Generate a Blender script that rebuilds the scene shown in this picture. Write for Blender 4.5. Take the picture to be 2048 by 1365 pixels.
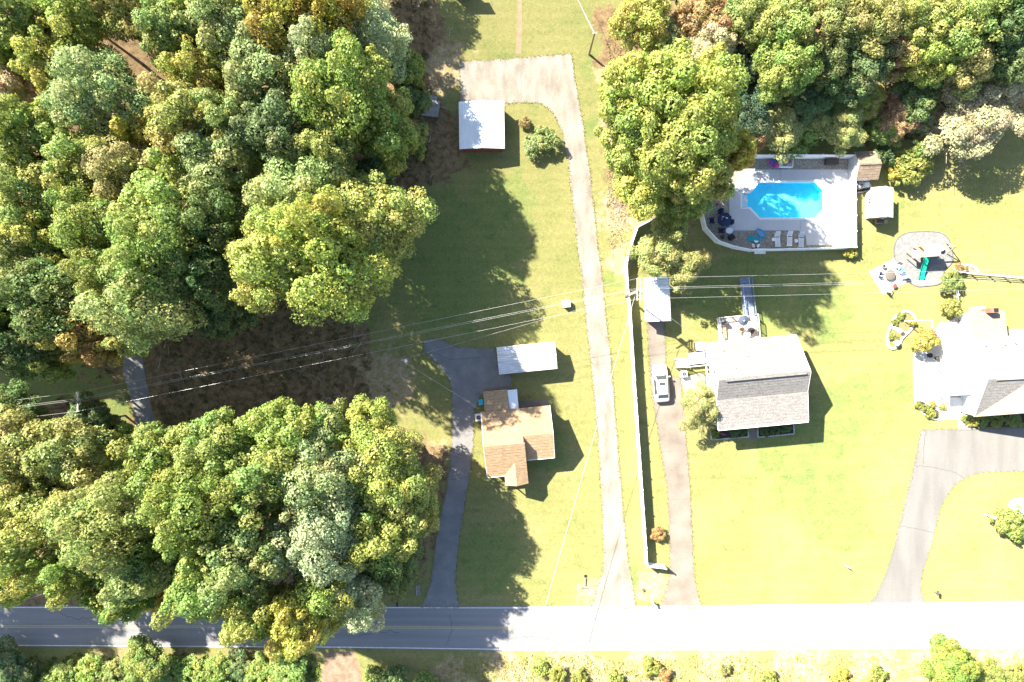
import bpy, math, random
import numpy as np
from mathutils import Vector, Matrix, noise
from mathutils.geometry import tessellate_polygon

# ------------------------------------------------------------------ camera, sky, sun, exposure
for o in list(bpy.data.objects):
    bpy.data.objects.remove(o)
SC = bpy.context.scene
COL = SC.collection
random.seed(11)
S, H = 0.0625, 92.0            # metres per photo pixel on the ground, camera height
ELEV, AZX, AZY = 42.5, 0.767, -0.641   # sun elevation; shadows fall towards (AZX, AZY)

cam = bpy.data.objects.new('camera', bpy.data.cameras.new('camera'))
COL.objects.link(cam)
cam.location = (0, 0, H)
cam.data.sensor_fit = 'HORIZONTAL'
cam.data.angle = 2 * math.atan(1024 * S / H)
cam.data.clip_end = 2000
SC.camera = cam

world = bpy.data.worlds.new("World")
SC.world = world
world.use_nodes = True
wn = world.node_tree.nodes
bg = wn['Background']
sky = wn.new('ShaderNodeTexSky')
sky.sky_type = 'NISHITA'
sky.sun_disc = False
sky.sun_elevation = math.radians(ELEV)
sky.sun_rotation = math.atan2(-AZX, -AZY)
world.node_tree.links.new(sky.outputs[0], bg.inputs[0])
bg.inputs[1].default_value = 0.075

sun = bpy.data.objects.new('sun', bpy.data.lights.new('sun', 'SUN'))
COL.objects.link(sun)
sun.data.energy = 4.6
sun.data.angle = math.radians(0.55)
sun.data.color = (1.0, 0.93, 0.80)
ce = math.cos(math.radians(ELEV))
sun.rotation_euler = Vector((AZX * ce, AZY * ce, -math.sin(math.radians(ELEV)))).to_track_quat('-Z', 'Y').to_euler()
sun.location = (-60, 50, 80)

SC.view_settings.view_transform = 'Standard'
SC.view_settings.look = 'None'
SC.view_settings.gamma = 1.0
SC.view_settings.use_curve_mapping = False
SC.view_settings.exposure = 2.3
SC.render.engine = 'CYCLES'
SC.cycles.max_bounces = 7
SC.cycles.diffuse_bounces = 5
SC.cycles.transmission_bounces = 5
SC.cycles.transparent_max_bounces = 6
SC.cycles.use_denoising = True


# ------------------------------------------------------------------ helpers
def P(px, py, z=0.0):
    """World point at height z that the photo shows at pixel (px, py)."""
    f = (H - z) / H
    return Vector(((px - 1024) * S * f, (682.5 - py) * S * f, z))


def XY(px, py):
    p = P(px, py)
    return (p.x, p.y)


class MB:
    def __init__(self):
        self.v, self.f = [], []

    def add(self, vs, fs):
        n = len(self.v)
        self.v += [tuple(p) for p in vs]
        self.f += [tuple(i + n for i in q) for q in fs]
        return self

    def box(self, c, s, rz=0.0, tilt=None):
        hx, hy, hz = s[0] / 2, s[1] / 2, s[2] / 2
        m = Matrix.Rotation(rz, 3, 'Z')
        if tilt:
            m = m @ Matrix.Rotation(tilt[1], 3, tilt[0])
        vs = [Vector(c) + m @ Vector((x * hx, y * hy, z * hz)) for z in (-1, 1) for x, y in ((-1, -1), (1, -1), (1, 1), (-1, 1))]
        return self.add(vs, [(3, 2, 1, 0), (4, 5, 6, 7), (0, 1, 5, 4), (1, 2, 6, 5), (2, 3, 7, 6), (3, 0, 4, 7)])

    def beam(self, a, b, w, h):
        """square bar from a to b"""
        a, b = Vector(a), Vector(b)
        d = (b - a).normalized()
        up = Vector((0, 0, 1)) if abs(d.z) < .95 else Vector((0, 1, 0))
        s = d.cross(up).normalized()
        u = s.cross(d)
        vs = [q + s * (i * w / 2) + u * (j * h / 2) for q in (a, b) for i, j in ((-1, -1), (1, -1), (1, 1), (-1, 1))]
        return self.add(vs, [(3, 2, 1, 0), (4, 5, 6, 7), (0, 1, 5, 4), (1, 2, 6, 5), (2, 3, 7, 6), (3, 0, 4, 7)])

    def tube(self, pts, r, n=6, r2=None):
        pts = [Vector(p) for p in pts]
        r2 = r if r2 is None else r2
        rings = []
        for i, p in enumerate(pts):
            d = (pts[min(i + 1, len(pts) - 1)] - pts[max(i - 1, 0)]).normalized()
            up = Vector((0, 0, 1)) if abs(d.z) < .9 else Vector((0, 1, 0))
            s = d.cross(up).normalized()
            u = s.cross(d)
            k = r + (r2 - r) * i / max(1, len(pts) - 1)
            rings.append([p + (s * math.cos(a) + u * math.sin(a)) * k for a in [2 * math.pi * j / n for j in range(n)]])
        vs = [p for q in rings for p in q]
        fs = []
        for i in range(len(pts) - 1):
            for j in range(n):
                fs.append((i * n + j, i * n + (j + 1) % n, (i + 1) * n + (j + 1) % n, (i + 1) * n + j))
        fs.append(tuple(range(n - 1, -1, -1)))
        fs.append(tuple((len(pts) - 1) * n + j for j in range(n)))
        return self.add(vs, fs)

    def lathe(self, c, prof, n=20, sx=1, sy=1):
        c = Vector(c)
        vs, fs = [], []
        for r, z in prof:
            for j in range(n):
                a = 2 * math.pi * j / n
                vs.append(c + Vector((r * sx * math.cos(a), r * sy * math.sin(a), z)))
        for i in range(len(prof) - 1):
            for j in range(n):
                fs.append((i * n + j, i * n + (j + 1) % n, (i + 1) * n + (j + 1) % n, (i + 1) * n + j))
        if prof[0][0] > 1e-4:
            fs.append(tuple(range(n - 1, -1, -1)))
        if prof[-1][0] > 1e-4:
            fs.append(tuple((len(prof) - 1) * n + j for j in range(n)))
        return self.add(vs, fs)

    def torus(self, c, R, r, n=20, m=8, arc=1.0):
        c = Vector(c)
        vs, fs = [], []
        for i in range(n):
            a = 2 * math.pi * arc * i / n
            for j in range(m):
                b = 2 * math.pi * j / m
                vs.append(c + Vector(((R + r * math.cos(b)) * math.cos(a), (R + r * math.cos(b)) * math.sin(a), r * math.sin(b))))
        for i in range(n if arc == 1.0 else n - 1):
            for j in range(m):
                fs.append((i * m + j, ((i + 1) % n) * m + j, ((i + 1) % n) * m + (j + 1) % m, i * m + (j + 1) % m))
        return self.add(vs, fs)

    def prism(self, poly, z0, z1):
        """vertical prism over a simple xy polygon"""
        n = len(poly)
        area = sum(poly[i][0] * poly[(i + 1) % n][1] - poly[(i + 1) % n][0] * poly[i][1] for i in range(n))
        if area < 0:
            poly = list(reversed(poly))
        vs = [(p[0], p[1], z0) for p in poly] + [(p[0], p[1], z1) for p in poly]
        fs = [tuple(range(n - 1, -1, -1)), tuple(range(n, 2 * n))]
        fs += [(i, (i + 1) % n, n + (i + 1) % n, n + i) for i in range(n)]
        return self.add(vs, fs)

    def plate(self, quad, t):
        """thin solid below a planar polygon (3-D points, counter-clockwise from above)"""
        q = [Vector(p) for p in quad]
        nrm = (q[1] - q[0]).cross(q[-1] - q[0]).normalized()
        if nrm.z < 0:
            q.reverse()
            nrm = (q[1] - q[0]).cross(q[-1] - q[0]).normalized()
        n = len(q)
        vs = q + [p - nrm * t for p in q]
        fs = [tuple(range(n)), tuple(range(2 * n - 1, n - 1, -1))]
        fs += [(i, n + i, n + (i + 1) % n, (i + 1) % n) for i in range(n)]
        return self.add(vs, fs)

    def slabtop(self, q, t, nrm):
        nrm = Vector(nrm).normalized()
        q = [Vector(p) for p in q]
        n = len(q)
        vs = [p + nrm * t / 2 for p in q] + [p - nrm * t / 2 for p in q]
        fs = [tuple(range(n)), tuple(range(2 * n - 1, n - 1, -1))] + [(i, n + i, n + (i + 1) % n, (i + 1) % n) for i in range(n)]
        return self.add(vs, fs)

    def mesh(self, name, off=None, smooth=False):
        me = bpy.data.meshes.new(name)
        v = self.v if off is None else [(a - off[0], b - off[1], c - off[2]) for a, b, c in self.v]
        me.from_pydata(v, [], self.f)
        if smooth:
            me.polygons.foreach_set('use_smooth', [True] * len(me.polygons))
        me.update()
        return me


def tag(o, label=None, cat=None, group=None, kind=None):
    if label: o['label'] = label
    if cat: o['category'] = cat
    if group: o['group'] = group
    if kind: o['kind'] = kind
    return o


def thing(name, label, cat, loc=(0, 0, 0), rz=0.0, group=None):
    o = bpy.data.objects.new(name, None)
    o.empty_display_size = .3
    COL.objects.link(o)
    o.location = loc
    o.rotation_euler = (0, 0, rz)
    return tag(o, label, cat, group)


def part(name, mb, m, parent=None, world=False, smooth=False, kind=None, label=None):
    """link a mesh as a child (coordinates local to the parent, or world=True for an unrotated parent)"""
    me = mb if isinstance(mb, bpy.types.Mesh) else mb.mesh(name, parent.location if world and parent else None, smooth)
    if m and not me.materials:
        me.materials.append(m)
    o = bpy.data.objects.new(name, me)
    COL.objects.link(o)
    if parent: o.parent = parent
    return tag(o, label, None, None, kind)


def single(name, label, cat, mb, m, loc=(0, 0, 0), rz=0, group=None, smooth=False):
    o = part(name, mb, m, None, smooth=smooth)
    o.location = loc
    o.rotation_euler = (0, 0, rz)
    return tag(o, label, cat, group)


def copy_tree(o, parent=None):
    c = o.copy()
    COL.objects.link(c)
    if parent: c.parent = parent
    for ch in o.children:
        copy_tree(ch, c)
    return c


# ------------------------------------------------------------------ materials
def mat(name, cols, scale=2.0, rough=.85, spec=.25, fine=0.0, fscale=18.0, bump=0.0, bscale=30.0, var=0.0, metal=0.0, droughness=0.0, detail=4.0, stretch=None):
    """procedural surface: two or three colours mixed by noise, fine grain, relief, a little difference from piece to piece"""
    m = bpy.data.materials.new(name)
    m.use_nodes = True
    nt = m.node_tree
    N, L = nt.nodes, nt.links
    b = N['Principled BSDF']
    b.inputs['Roughness'].default_value = rough
    b.inputs['Specular IOR Level'].default_value = spec
    b.inputs['Metallic'].default_value = metal
    b.inputs['Diffuse Roughness'].default_value = droughness
    geo = N.new('ShaderNodeNewGeometry')
    cols = cols if isinstance(cols[0], (tuple, list)) else [cols]
    if len(cols) == 1:
        cols = [tuple(c * .93 for c in cols[0]), tuple(c * 1.07 for c in cols[0])]
    nz = N.new('ShaderNodeTexNoise')
    nz.inputs['Scale'].default_value = scale
    nz.inputs['Detail'].default_value = detail
    if stretch:
        sv = N.new('ShaderNodeVectorMath'); sv.operation = 'MULTIPLY'
        sv.inputs[1].default_value = stretch
        L.new(geo.outputs['Position'], sv.inputs[0]); L.new(sv.outputs[0], nz.inputs['Vector'])
    else:
        L.new(geo.outputs['Position'], nz.inputs['Vector'])
    r = N.new('ShaderNodeValToRGB')
    e = r.color_ramp.elements
    while len(e) < len(cols):
        e.new(.5)
    for i, c in enumerate(cols):
        e[i].position = .3 + .4 * i / (len(cols) - 1)
        e[i].color = (*c, 1)
    L.new(nz.outputs['Fac'], r.inputs['Fac'])
    out = r.outputs['Color']
    if fine:
        n2 = N.new('ShaderNodeTexNoise')
        n2.inputs['Scale'].default_value = fscale
        n2.inputs['Detail'].default_value = 3
        L.new(geo.outputs['Position'], n2.inputs['Vector'])
        mr = N.new('ShaderNodeMapRange')
        mr.inputs['From Min'].default_value, mr.inputs['From Max'].default_value = .3, .7
        mr.inputs['To Min'].default_value, mr.inputs['To Max'].default_value = 1 - fine, 1 + fine
        L.new(n2.outputs['Fac'], mr.inputs['Value'])
        mx = N.new('ShaderNodeVectorMath'); mx.operation = 'SCALE'
        L.new(out, mx.inputs[0]); L.new(mr.outputs[0], mx.inputs['Scale'])
        out = mx.outputs[0]
    if var:
        oi = N.new('ShaderNodeObjectInfo')
        mr = N.new('ShaderNodeMapRange')
        mr.inputs['To Min'].default_value, mr.inputs['To Max'].default_value = 1 - var, 1 + var
        L.new(oi.outputs['Random'], mr.inputs['Value'])
        mx = N.new('ShaderNodeVectorMath'); mx.operation = 'SCALE'
        L.new(out, mx.inputs[0]); L.new(mr.outputs[0], mx.inputs['Scale'])
        out = mx.outputs[0]
    L.new(out, b.inputs['Base Color'])
    if bump:
        n3 = N.new('ShaderNodeTexNoise')
        n3.inputs['Scale'].default_value = bscale
        n3.inputs['Detail'].default_value = 3
        L.new(geo.outputs['Position'], n3.inputs['Vector'])
        bp = N.new('ShaderNodeBump')
        bp.inputs['Strength'].default_value = bump
        bp.inputs['Distance'].default_value = .05
        L.new(n3.outputs['Fac'], bp.inputs['Height'])
        L.new(bp.outputs[0], b.inputs['Normal'])
    return m


def leaf_material(name, trans=.45):
    """foliage: the object's own colour, varied from leaf to leaf and from branch to branch"""
    m = bpy.data.materials.new(name)
    m.use_nodes = True
    nt = m.node_tree
    N, L = nt.nodes, nt.links
    N.clear()
    oi = N.new('ShaderNodeObjectInfo')
    at = N.new('ShaderNodeAttribute'); at.attribute_name = 'tone'
    pa = N.new('ShaderNodeAttribute'); pa.attribute_name = 'branch_tone'
    hs = N.new('ShaderNodeHueSaturation')
    mh = N.new('ShaderNodeMapRange')
    mh.inputs['To Min'].default_value, mh.inputs['To Max'].default_value = .53, .465
    L.new(pa.outputs['Fac'], mh.inputs['Value'])
    mv = N.new('ShaderNodeMapRange')
    mv.inputs['To Min'].default_value, mv.inputs['To Max'].default_value = .6, 1.45
    L.new(at.outputs['Fac'], mv.inputs['Value'])
    L.new(mh.outputs[0], hs.inputs['Hue'])
    L.new(mv.outputs[0], hs.inputs['Value'])
    L.new(oi.outputs['Color'], hs.inputs['Color'])
    d = N.new('ShaderNodeBsdfDiffuse')
    t = N.new('ShaderNodeBsdfTranslucent')
    g = N.new('ShaderNodeBsdfGlossy'); g.inputs['Roughness'].default_value = .55
    g.inputs['Color'].default_value = (1, 1, 1, 1)
    L.new(hs.outputs[0], d.inputs['Color'])
    L.new(hs.outputs[0], t.inputs['Color'])
    m1 = N.new('ShaderNodeMixShader'); m1.inputs[0].default_value = trans
    L.new(d.outputs[0], m1.inputs[1]); L.new(t.outputs[0], m1.inputs[2])
    m2 = N.new('ShaderNodeMixShader'); m2.inputs[0].default_value = .02
    L.new(m1.outputs[0], m2.inputs[1]); L.new(g.outputs[0], m2.inputs[2])
    o = N.new('ShaderNodeOutputMaterial')
    L.new(m2.outputs[0], o.inputs[0])
    return m


def glass_material(name, tint):
    m = mat(name, tint, rough=.06, spec=.6)
    return m


M = {}
M['concrete'] = mat('pale concrete', [(.180, .156, .126), (.240, .214, .178), (.290, .264, .226)], scale=.8, stretch=(1.1, .45, 1), fine=.12, fscale=7, bump=.15, bscale=20, droughness=.6, detail=8)
M['road'] = mat('worn asphalt road', [(.20, .20, .21), (.26, .257, .253)], scale=.5, stretch=(.12, 2.2, 1), fine=.10, fscale=14, bump=.1, droughness=.9, detail=7)
M['drive'] = mat('worn grey asphalt drive', [(.17, .168, .168), (.235, .228, .22)], scale=.7, fine=.12, fscale=8, bump=.2, droughness=.8, detail=7)
M['drive2'] = mat('brownish concrete drive', [(.152, .128, .104), (.196, .166, .137), (.226, .195, .164)], scale=.45, fine=.09, fscale=10, bump=.15, droughness=.7, detail=7)
M['drive3'] = mat('grey sealed asphalt drive', [(.132, .126, .118), (.180, .173, .162)], scale=.35, stretch=(1.6, .35, 1), fine=.10, fscale=12, bump=.1, droughness=.8, detail=7)
M['dirt'] = mat('bare sandy soil', [(.16, .11, .075), (.30, .22, .15)], scale=1.2, fine=.2, fscale=9, bump=.4, droughness=1)
M['track'] = mat('brick coloured soil strip', [(.26, .17, .10), (.34, .24, .15)], scale=1.5, fine=.2, fscale=9, bump=.3, droughness=1)
M['deckslab'] = mat('white pool concrete', [(.50, .50, .50), (.56, .56, .55)], scale=.5, fine=.04, fscale=12, droughness=.7)
M['aggregate'] = mat('tan pebble concrete', [(.22, .19, .15), (.38, .34, .28)], scale=7, fine=.35, fscale=6, bump=.3, bscale=12, droughness=.7)
M['patio'] = mat('bleached white concrete', [(.44, .43, .41), (.52, .51, .48)], scale=.5, fine=.04, droughness=.7)
M['gravel'] = mat('grey gravel', [(.155, .155, .158), (.215, .212, .206)], scale=2, fine=.22, fscale=10, bump=.4, bscale=14, droughness=1)
M['white_line'] = mat('white road paint', [(.45, .45, .43), (.65, .65, .63)], scale=6)
M['yellow_line'] = mat('yellow road paint', [(.34, .28, .12), (.42, .36, .18)], scale=6)
M['white_vinyl'] = mat('white vinyl', (.78, .78, .76), rough=.45, var=.03)
M['white_paint'] = mat('white paint', (.72, .72, .70), rough=.6, fine=.05)
M['white_metal'] = mat('white painted metal roof', [(.56, .60, .64), (.68, .70, .72)], scale=.5, rough=.55, spec=.3, var=.03)
M['worn_metal'] = mat('weathered galvanised metal roof', [(.30, .33, .36), (.56, .57, .58), (.42, .36, .31)], scale=1.6, stretch=(.16, 2.4, 1), rough=.55, spec=.3, fine=.12, fscale=5, var=.04, detail=7)
M['galv'] = mat('galvanised steel', (.42, .43, .44), rough=.5, metal=.3)
M['shingle_grey'] = mat('grey weathered shingle', [(.148, .140, .133), (.215, .204, .193)], scale=2.4, stretch=(.6, 2.0, 1), fine=.25, fscale=7, bump=.3, droughness=.6, var=.06, detail=7)
M['shingle_brown'] = mat('brown shingle', [(.27, .178, .10), (.38, .272, .165)], scale=3, stretch=(.5, 1.6, 1), fine=.2, fscale=8, bump=.3, droughness=.6, var=.07, detail=7)
M['shingle_tan'] = mat('tan weathered shingle', [(.165, .122, .088), (.25, .19, .138)], scale=2, fine=.25, fscale=8, bump=.3, droughness=.6, var=.08)
M['siding_white'] = mat('white house siding', (.66, .66, .64), rough=.6)
M['siding_grey'] = mat('grey house siding', (.42, .43, .45), rough=.6)
M['red_wall'] = mat('dark red siding', (.16, .045, .04), rough=.6)
M['brick_wall'] = mat('brick wall', [(.22, .10, .07), (.32, .16, .11)], scale=6, fine=.2)
M['wood_grey'] = mat('weathered grey boards', [(.16, .155, .155), (.26, .25, .245)], scale=2, fine=.2, var=.12)
M['wood_white'] = mat('white painted boards', (.60, .60, .59), rough=.6, var=.05)
M['wood_tan'] = mat('tan lumber', [(.36, .23, .12), (.48, .33, .2)], scale=3, fine=.15, var=.1)
M['pole_wood'] = mat('utility pole timber', [(.20, .14, .09), (.32, .25, .18)], scale=3, fine=.2, fscale=20)
M['wire'] = mat('bare aluminium wire', (.50, .50, .49), rough=.4, metal=.15)
M['glass'] = glass_material('dark window glass', (.03, .035, .045))
M['carglass'] = glass_material('car glass', (.05, .058, .056))
M['car_paint'] = mat('white car paint', (.78, .78, .78), rough=.25, spec=.5)
M['black'] = mat('black plastic', (.02, .02, .022), rough=.6)
M['tyre'] = mat('tyre rubber', (.025, .025, .025), rough=.8)
M['dark_grey'] = mat('dark grey', (.07, .07, .075), rough=.7)
M['grey'] = mat('mid grey', (.25, .25, .25), rough=.6)
M['navy'] = mat('navy canvas', [(.012, .02, .05), (.02, .03, .075)], scale=4, rough=.8)
M['turq'] = mat('turquoise vinyl', (.02, .30, .38), rough=.35)
M['blue'] = mat('blue vinyl', (.05, .13, .45), rough=.4)
M['lavender'] = mat('lavender vinyl', (.22, .24, .50), rough=.4)
M['pink'] = mat('pink vinyl', (.55, .05, .30), rough=.4)
M['red'] = mat('red', (.50, .06, .05), rough=.5)
M['green_slide'] = mat('green plastic', (.01, .33, .22), rough=.35)
M['cream'] = mat('cream canvas', (.62, .58, .48), rough=.8)
M['tanpot'] = mat('straw coloured pot', (.40, .33, .18), rough=.8)
M['periwinkle'] = mat('periwinkle paint', (.18, .22, .48), rough=.5)
M['skyblue'] = mat('pale blue plastic', (.20, .36, .46), rough=.5)
M['cyanbin'] = mat('cyan plastic bin', (.03, .36, .50), rough=.45)
M['brown'] = mat('dark brown wicker', [(.055, .042, .04), (.10, .08, .075)], scale=14, rough=.8)
M['stone'] = mat('pale edging stone', [(.30, .28, .25), (.46, .44, .40)], scale=3, fine=.15, var=.1)
M['darkstone'] = mat('dark edging stone', [(.08, .08, .085), (.16, .155, .15)], scale=3, fine=.2)
M['mulch'] = mat('dark mulch', [(.035, .027, .022), (.09, .065, .05)], scale=6, fine=.3, droughness=1)
M['firepit'] = mat('brown metal lid', (.13, .115, .095), rough=.6)
M['pool_vinyl'] = mat('aqua pool liner', [(.09, .72, .88), (.10, .78, .92)], scale=1.5, rough=.6)
M['leaf'] = leaf_material('foliage')
M['bark'] = mat('tree bark', [(.09, .07, .055), (.17, .14, .11)], scale=4, fine=.25, fscale=14, droughness=.8)
M['twig'] = mat('bare grey twigs', [(.27, .22, .18), (.38, .33, .28)], scale=4)

wm = bpy.data.materials.new('pool water')
wm.use_nodes = True
_N, _L = wm.node_tree.nodes, wm.node_tree.links
_N.clear()
_t = _N.new('ShaderNodeBsdfTransparent'); _t.inputs[0].default_value = (.88, .98, 1, 1)
_g = _N.new('ShaderNodeBsdfGlossy'); _g.inputs['Roughness'].default_value = .04
_fr = _N.new('ShaderNodeFresnel'); _fr.inputs[0].default_value = 1.33
_nz = _N.new('ShaderNodeTexNoise'); _nz.inputs['Scale'].default_value = 3.0
_bp = _N.new('ShaderNodeBump'); _bp.inputs['Strength'].default_value = .15
_mx = _N.new('ShaderNodeMixShader'); _o = _N.new('ShaderNodeOutputMaterial')
_ge = _N.new('ShaderNodeNewGeometry')
_L.new(_ge.outputs['Position'], _nz.inputs['Vector'])
_L.new(_nz.outputs['Fac'], _bp.inputs['Height']); _L.new(_bp.outputs[0], _g.inputs['Normal'])
_L.new(_fr.outputs[0], _mx.inputs[0]); _L.new(_t.outputs[0], _mx.inputs[1]); _L.new(_g.outputs[0], _mx.inputs[2])
_L.new(_mx.outputs[0], _o.inputs[0])
M['water'] = wm


# ------------------------------------------------------------------ ground
def in_poly(x, y, poly):
    c = False
    j = len(poly) - 1
    for i in range(len(poly)):
        xi, yi = poly[i]; xj, yj = poly[j]
        if (yi > y) != (yj > y) and x < (xj - xi) * (y - yi) / (yj - yi) + xi:
            c = not c
        j = i
    return c


def curve(pts, step=.5, jit=0.0, seed=0, closed=True):
    """resample a pixel polyline as world xy with a little unevenness"""
    out = []
    w = [XY(*p) for p in pts]
    n = len(w)
    for i in range(n if closed else n - 1):
        a, b = Vector(w[i]), Vector(w[(i + 1) % n])
        k = max(1, int((b - a).length / step))
        nr = Vector((-(b - a).y, (b - a).x)).normalized()
        for q in range(k):
            p = a.lerp(b, q / k)
            d = (noise.noise(Vector((p.x * .5, p.y * .5, seed))) + .6 * noise.noise(Vector((p.x * 2, p.y * 2, seed)))) * jit
            out.append((p.x + nr.x * d, p.y + nr.y * d))
    if not closed:
        out.append(w[-1])
    return out


def chaikin(pts, it=2):
    for _ in range(it):
        q = []
        for i in range(len(pts)):
            a, b = pts[i], pts[(i + 1) % len(pts)]
            q += [(a[0] * .75 + b[0] * .25, a[1] * .75 + b[1] * .25), (a[0] * .25 + b[0] * .75, a[1] * .25 + b[1] * .75)]
        pts = q
    return pts


POOL = [(1482.5, 386), (1499, 386), (1518, 363.6), (1630, 363.6), (1647, 381), (1647, 420), (1630, 438), (1519.5, 438), (1499, 417), (1482.5, 417)]
pool_w = [XY(*p) for p in POOL]

# litter (brown woodland floor), dry (dead tall grass), lush (greener lawn, also painting the green tint of tree shade): soft discs in photo pixels
LITTER = [(60, 60, 130), (200, 60, 150), (330, 120, 130), (300, 300, 220), (500, 300, 220), (640, 300, 180), (120, 450, 220), (300, 600, 180), (520, 640, 160), (620, 690, 110), (470, 760, 130), (600, 770, 130), (360, 790, 90),
          (780, 230, 110), (850, 250, 62), (870, 300, 60), (800, 340, 60), (820, 60, 70), (750, 20, 90), (100, 950, 150), (330, 1000, 170), (520, 1000, 190), (700, 1050, 150), (800, 1060, 70), (845, 985, 40), (860, 930, 40), (790, 930, 70), (690, 1190, 60),
          (150, 1100, 150), (350, 1130, 120), (520, 1160, 120), (1230, 190, 22), (1240, 110, 45), (1215, 40, 30), (1300, 90, 75), (1420, 60, 110), (1550, 120, 130), (1700, 130, 140), (1850, 120, 140), (2000, 80, 130), (1340, 300, 120), (1250, 400, 24), (1245, 340, 22)]
DRY = [(1237, 250, 40), (1215, 140, 34), (1232, 430, 45), (1240, 520, 34), (1245, 330, 35), (760, 760, 70), (700, 850, 60), (880, 130, 60), (870, 910, 30), (1180, 1190, 30),
       (900, 1350, 40), (1010, 1350, 60), (1150, 1350, 70), (1300, 1345, 60), (1450, 1350, 70), (1600, 1340, 60), (1750, 1345, 60), (1880, 1340, 70), (2010, 1335, 60), (250, 1316, 24), (200, 1313, 22), (370, 1316, 22), (310, 1316, 22), (1300, 1170, 35)]
LUSH_AND_SHADE = [(960, 480, 110), (900, 560, 120), (1010, 400, 60), (850, 450, 80), (1600, 900, 110), (1640, 980, 90), (1690, 1050, 60), (1700, 820, 80), (1180, 140, 26), (1190, 250, 26), (1212, 420, 26), (1225, 560, 22), (1500, 600, 100), (1640, 620, 70), (980, 1120, 70), (1420, 600, 60), (1260, 1150, 30), (1800, 780, 40), (1090, 900, 50), (200, 850, 120), (120, 800, 120), (700, 660, 60)]


def field(x, y, discs, seed):
    v = 0.0
    px, py = x / S + 1024, 682.5 - y / S
    for a, b, r in discs:
        if abs(px - a) > 2 * r or abs(py - b) > 2 * r: continue
        d = math.hypot(px - a, py - b) / r + .45 * noise.noise(Vector((px * .035, py * .035, seed))) + .25 * noise.noise(Vector((px * .11, py * .11, seed)))
        if d < 1.4:
            v = max(v, 1.0 - max(0.0, (d - .6) / .8))
    return v


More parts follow.
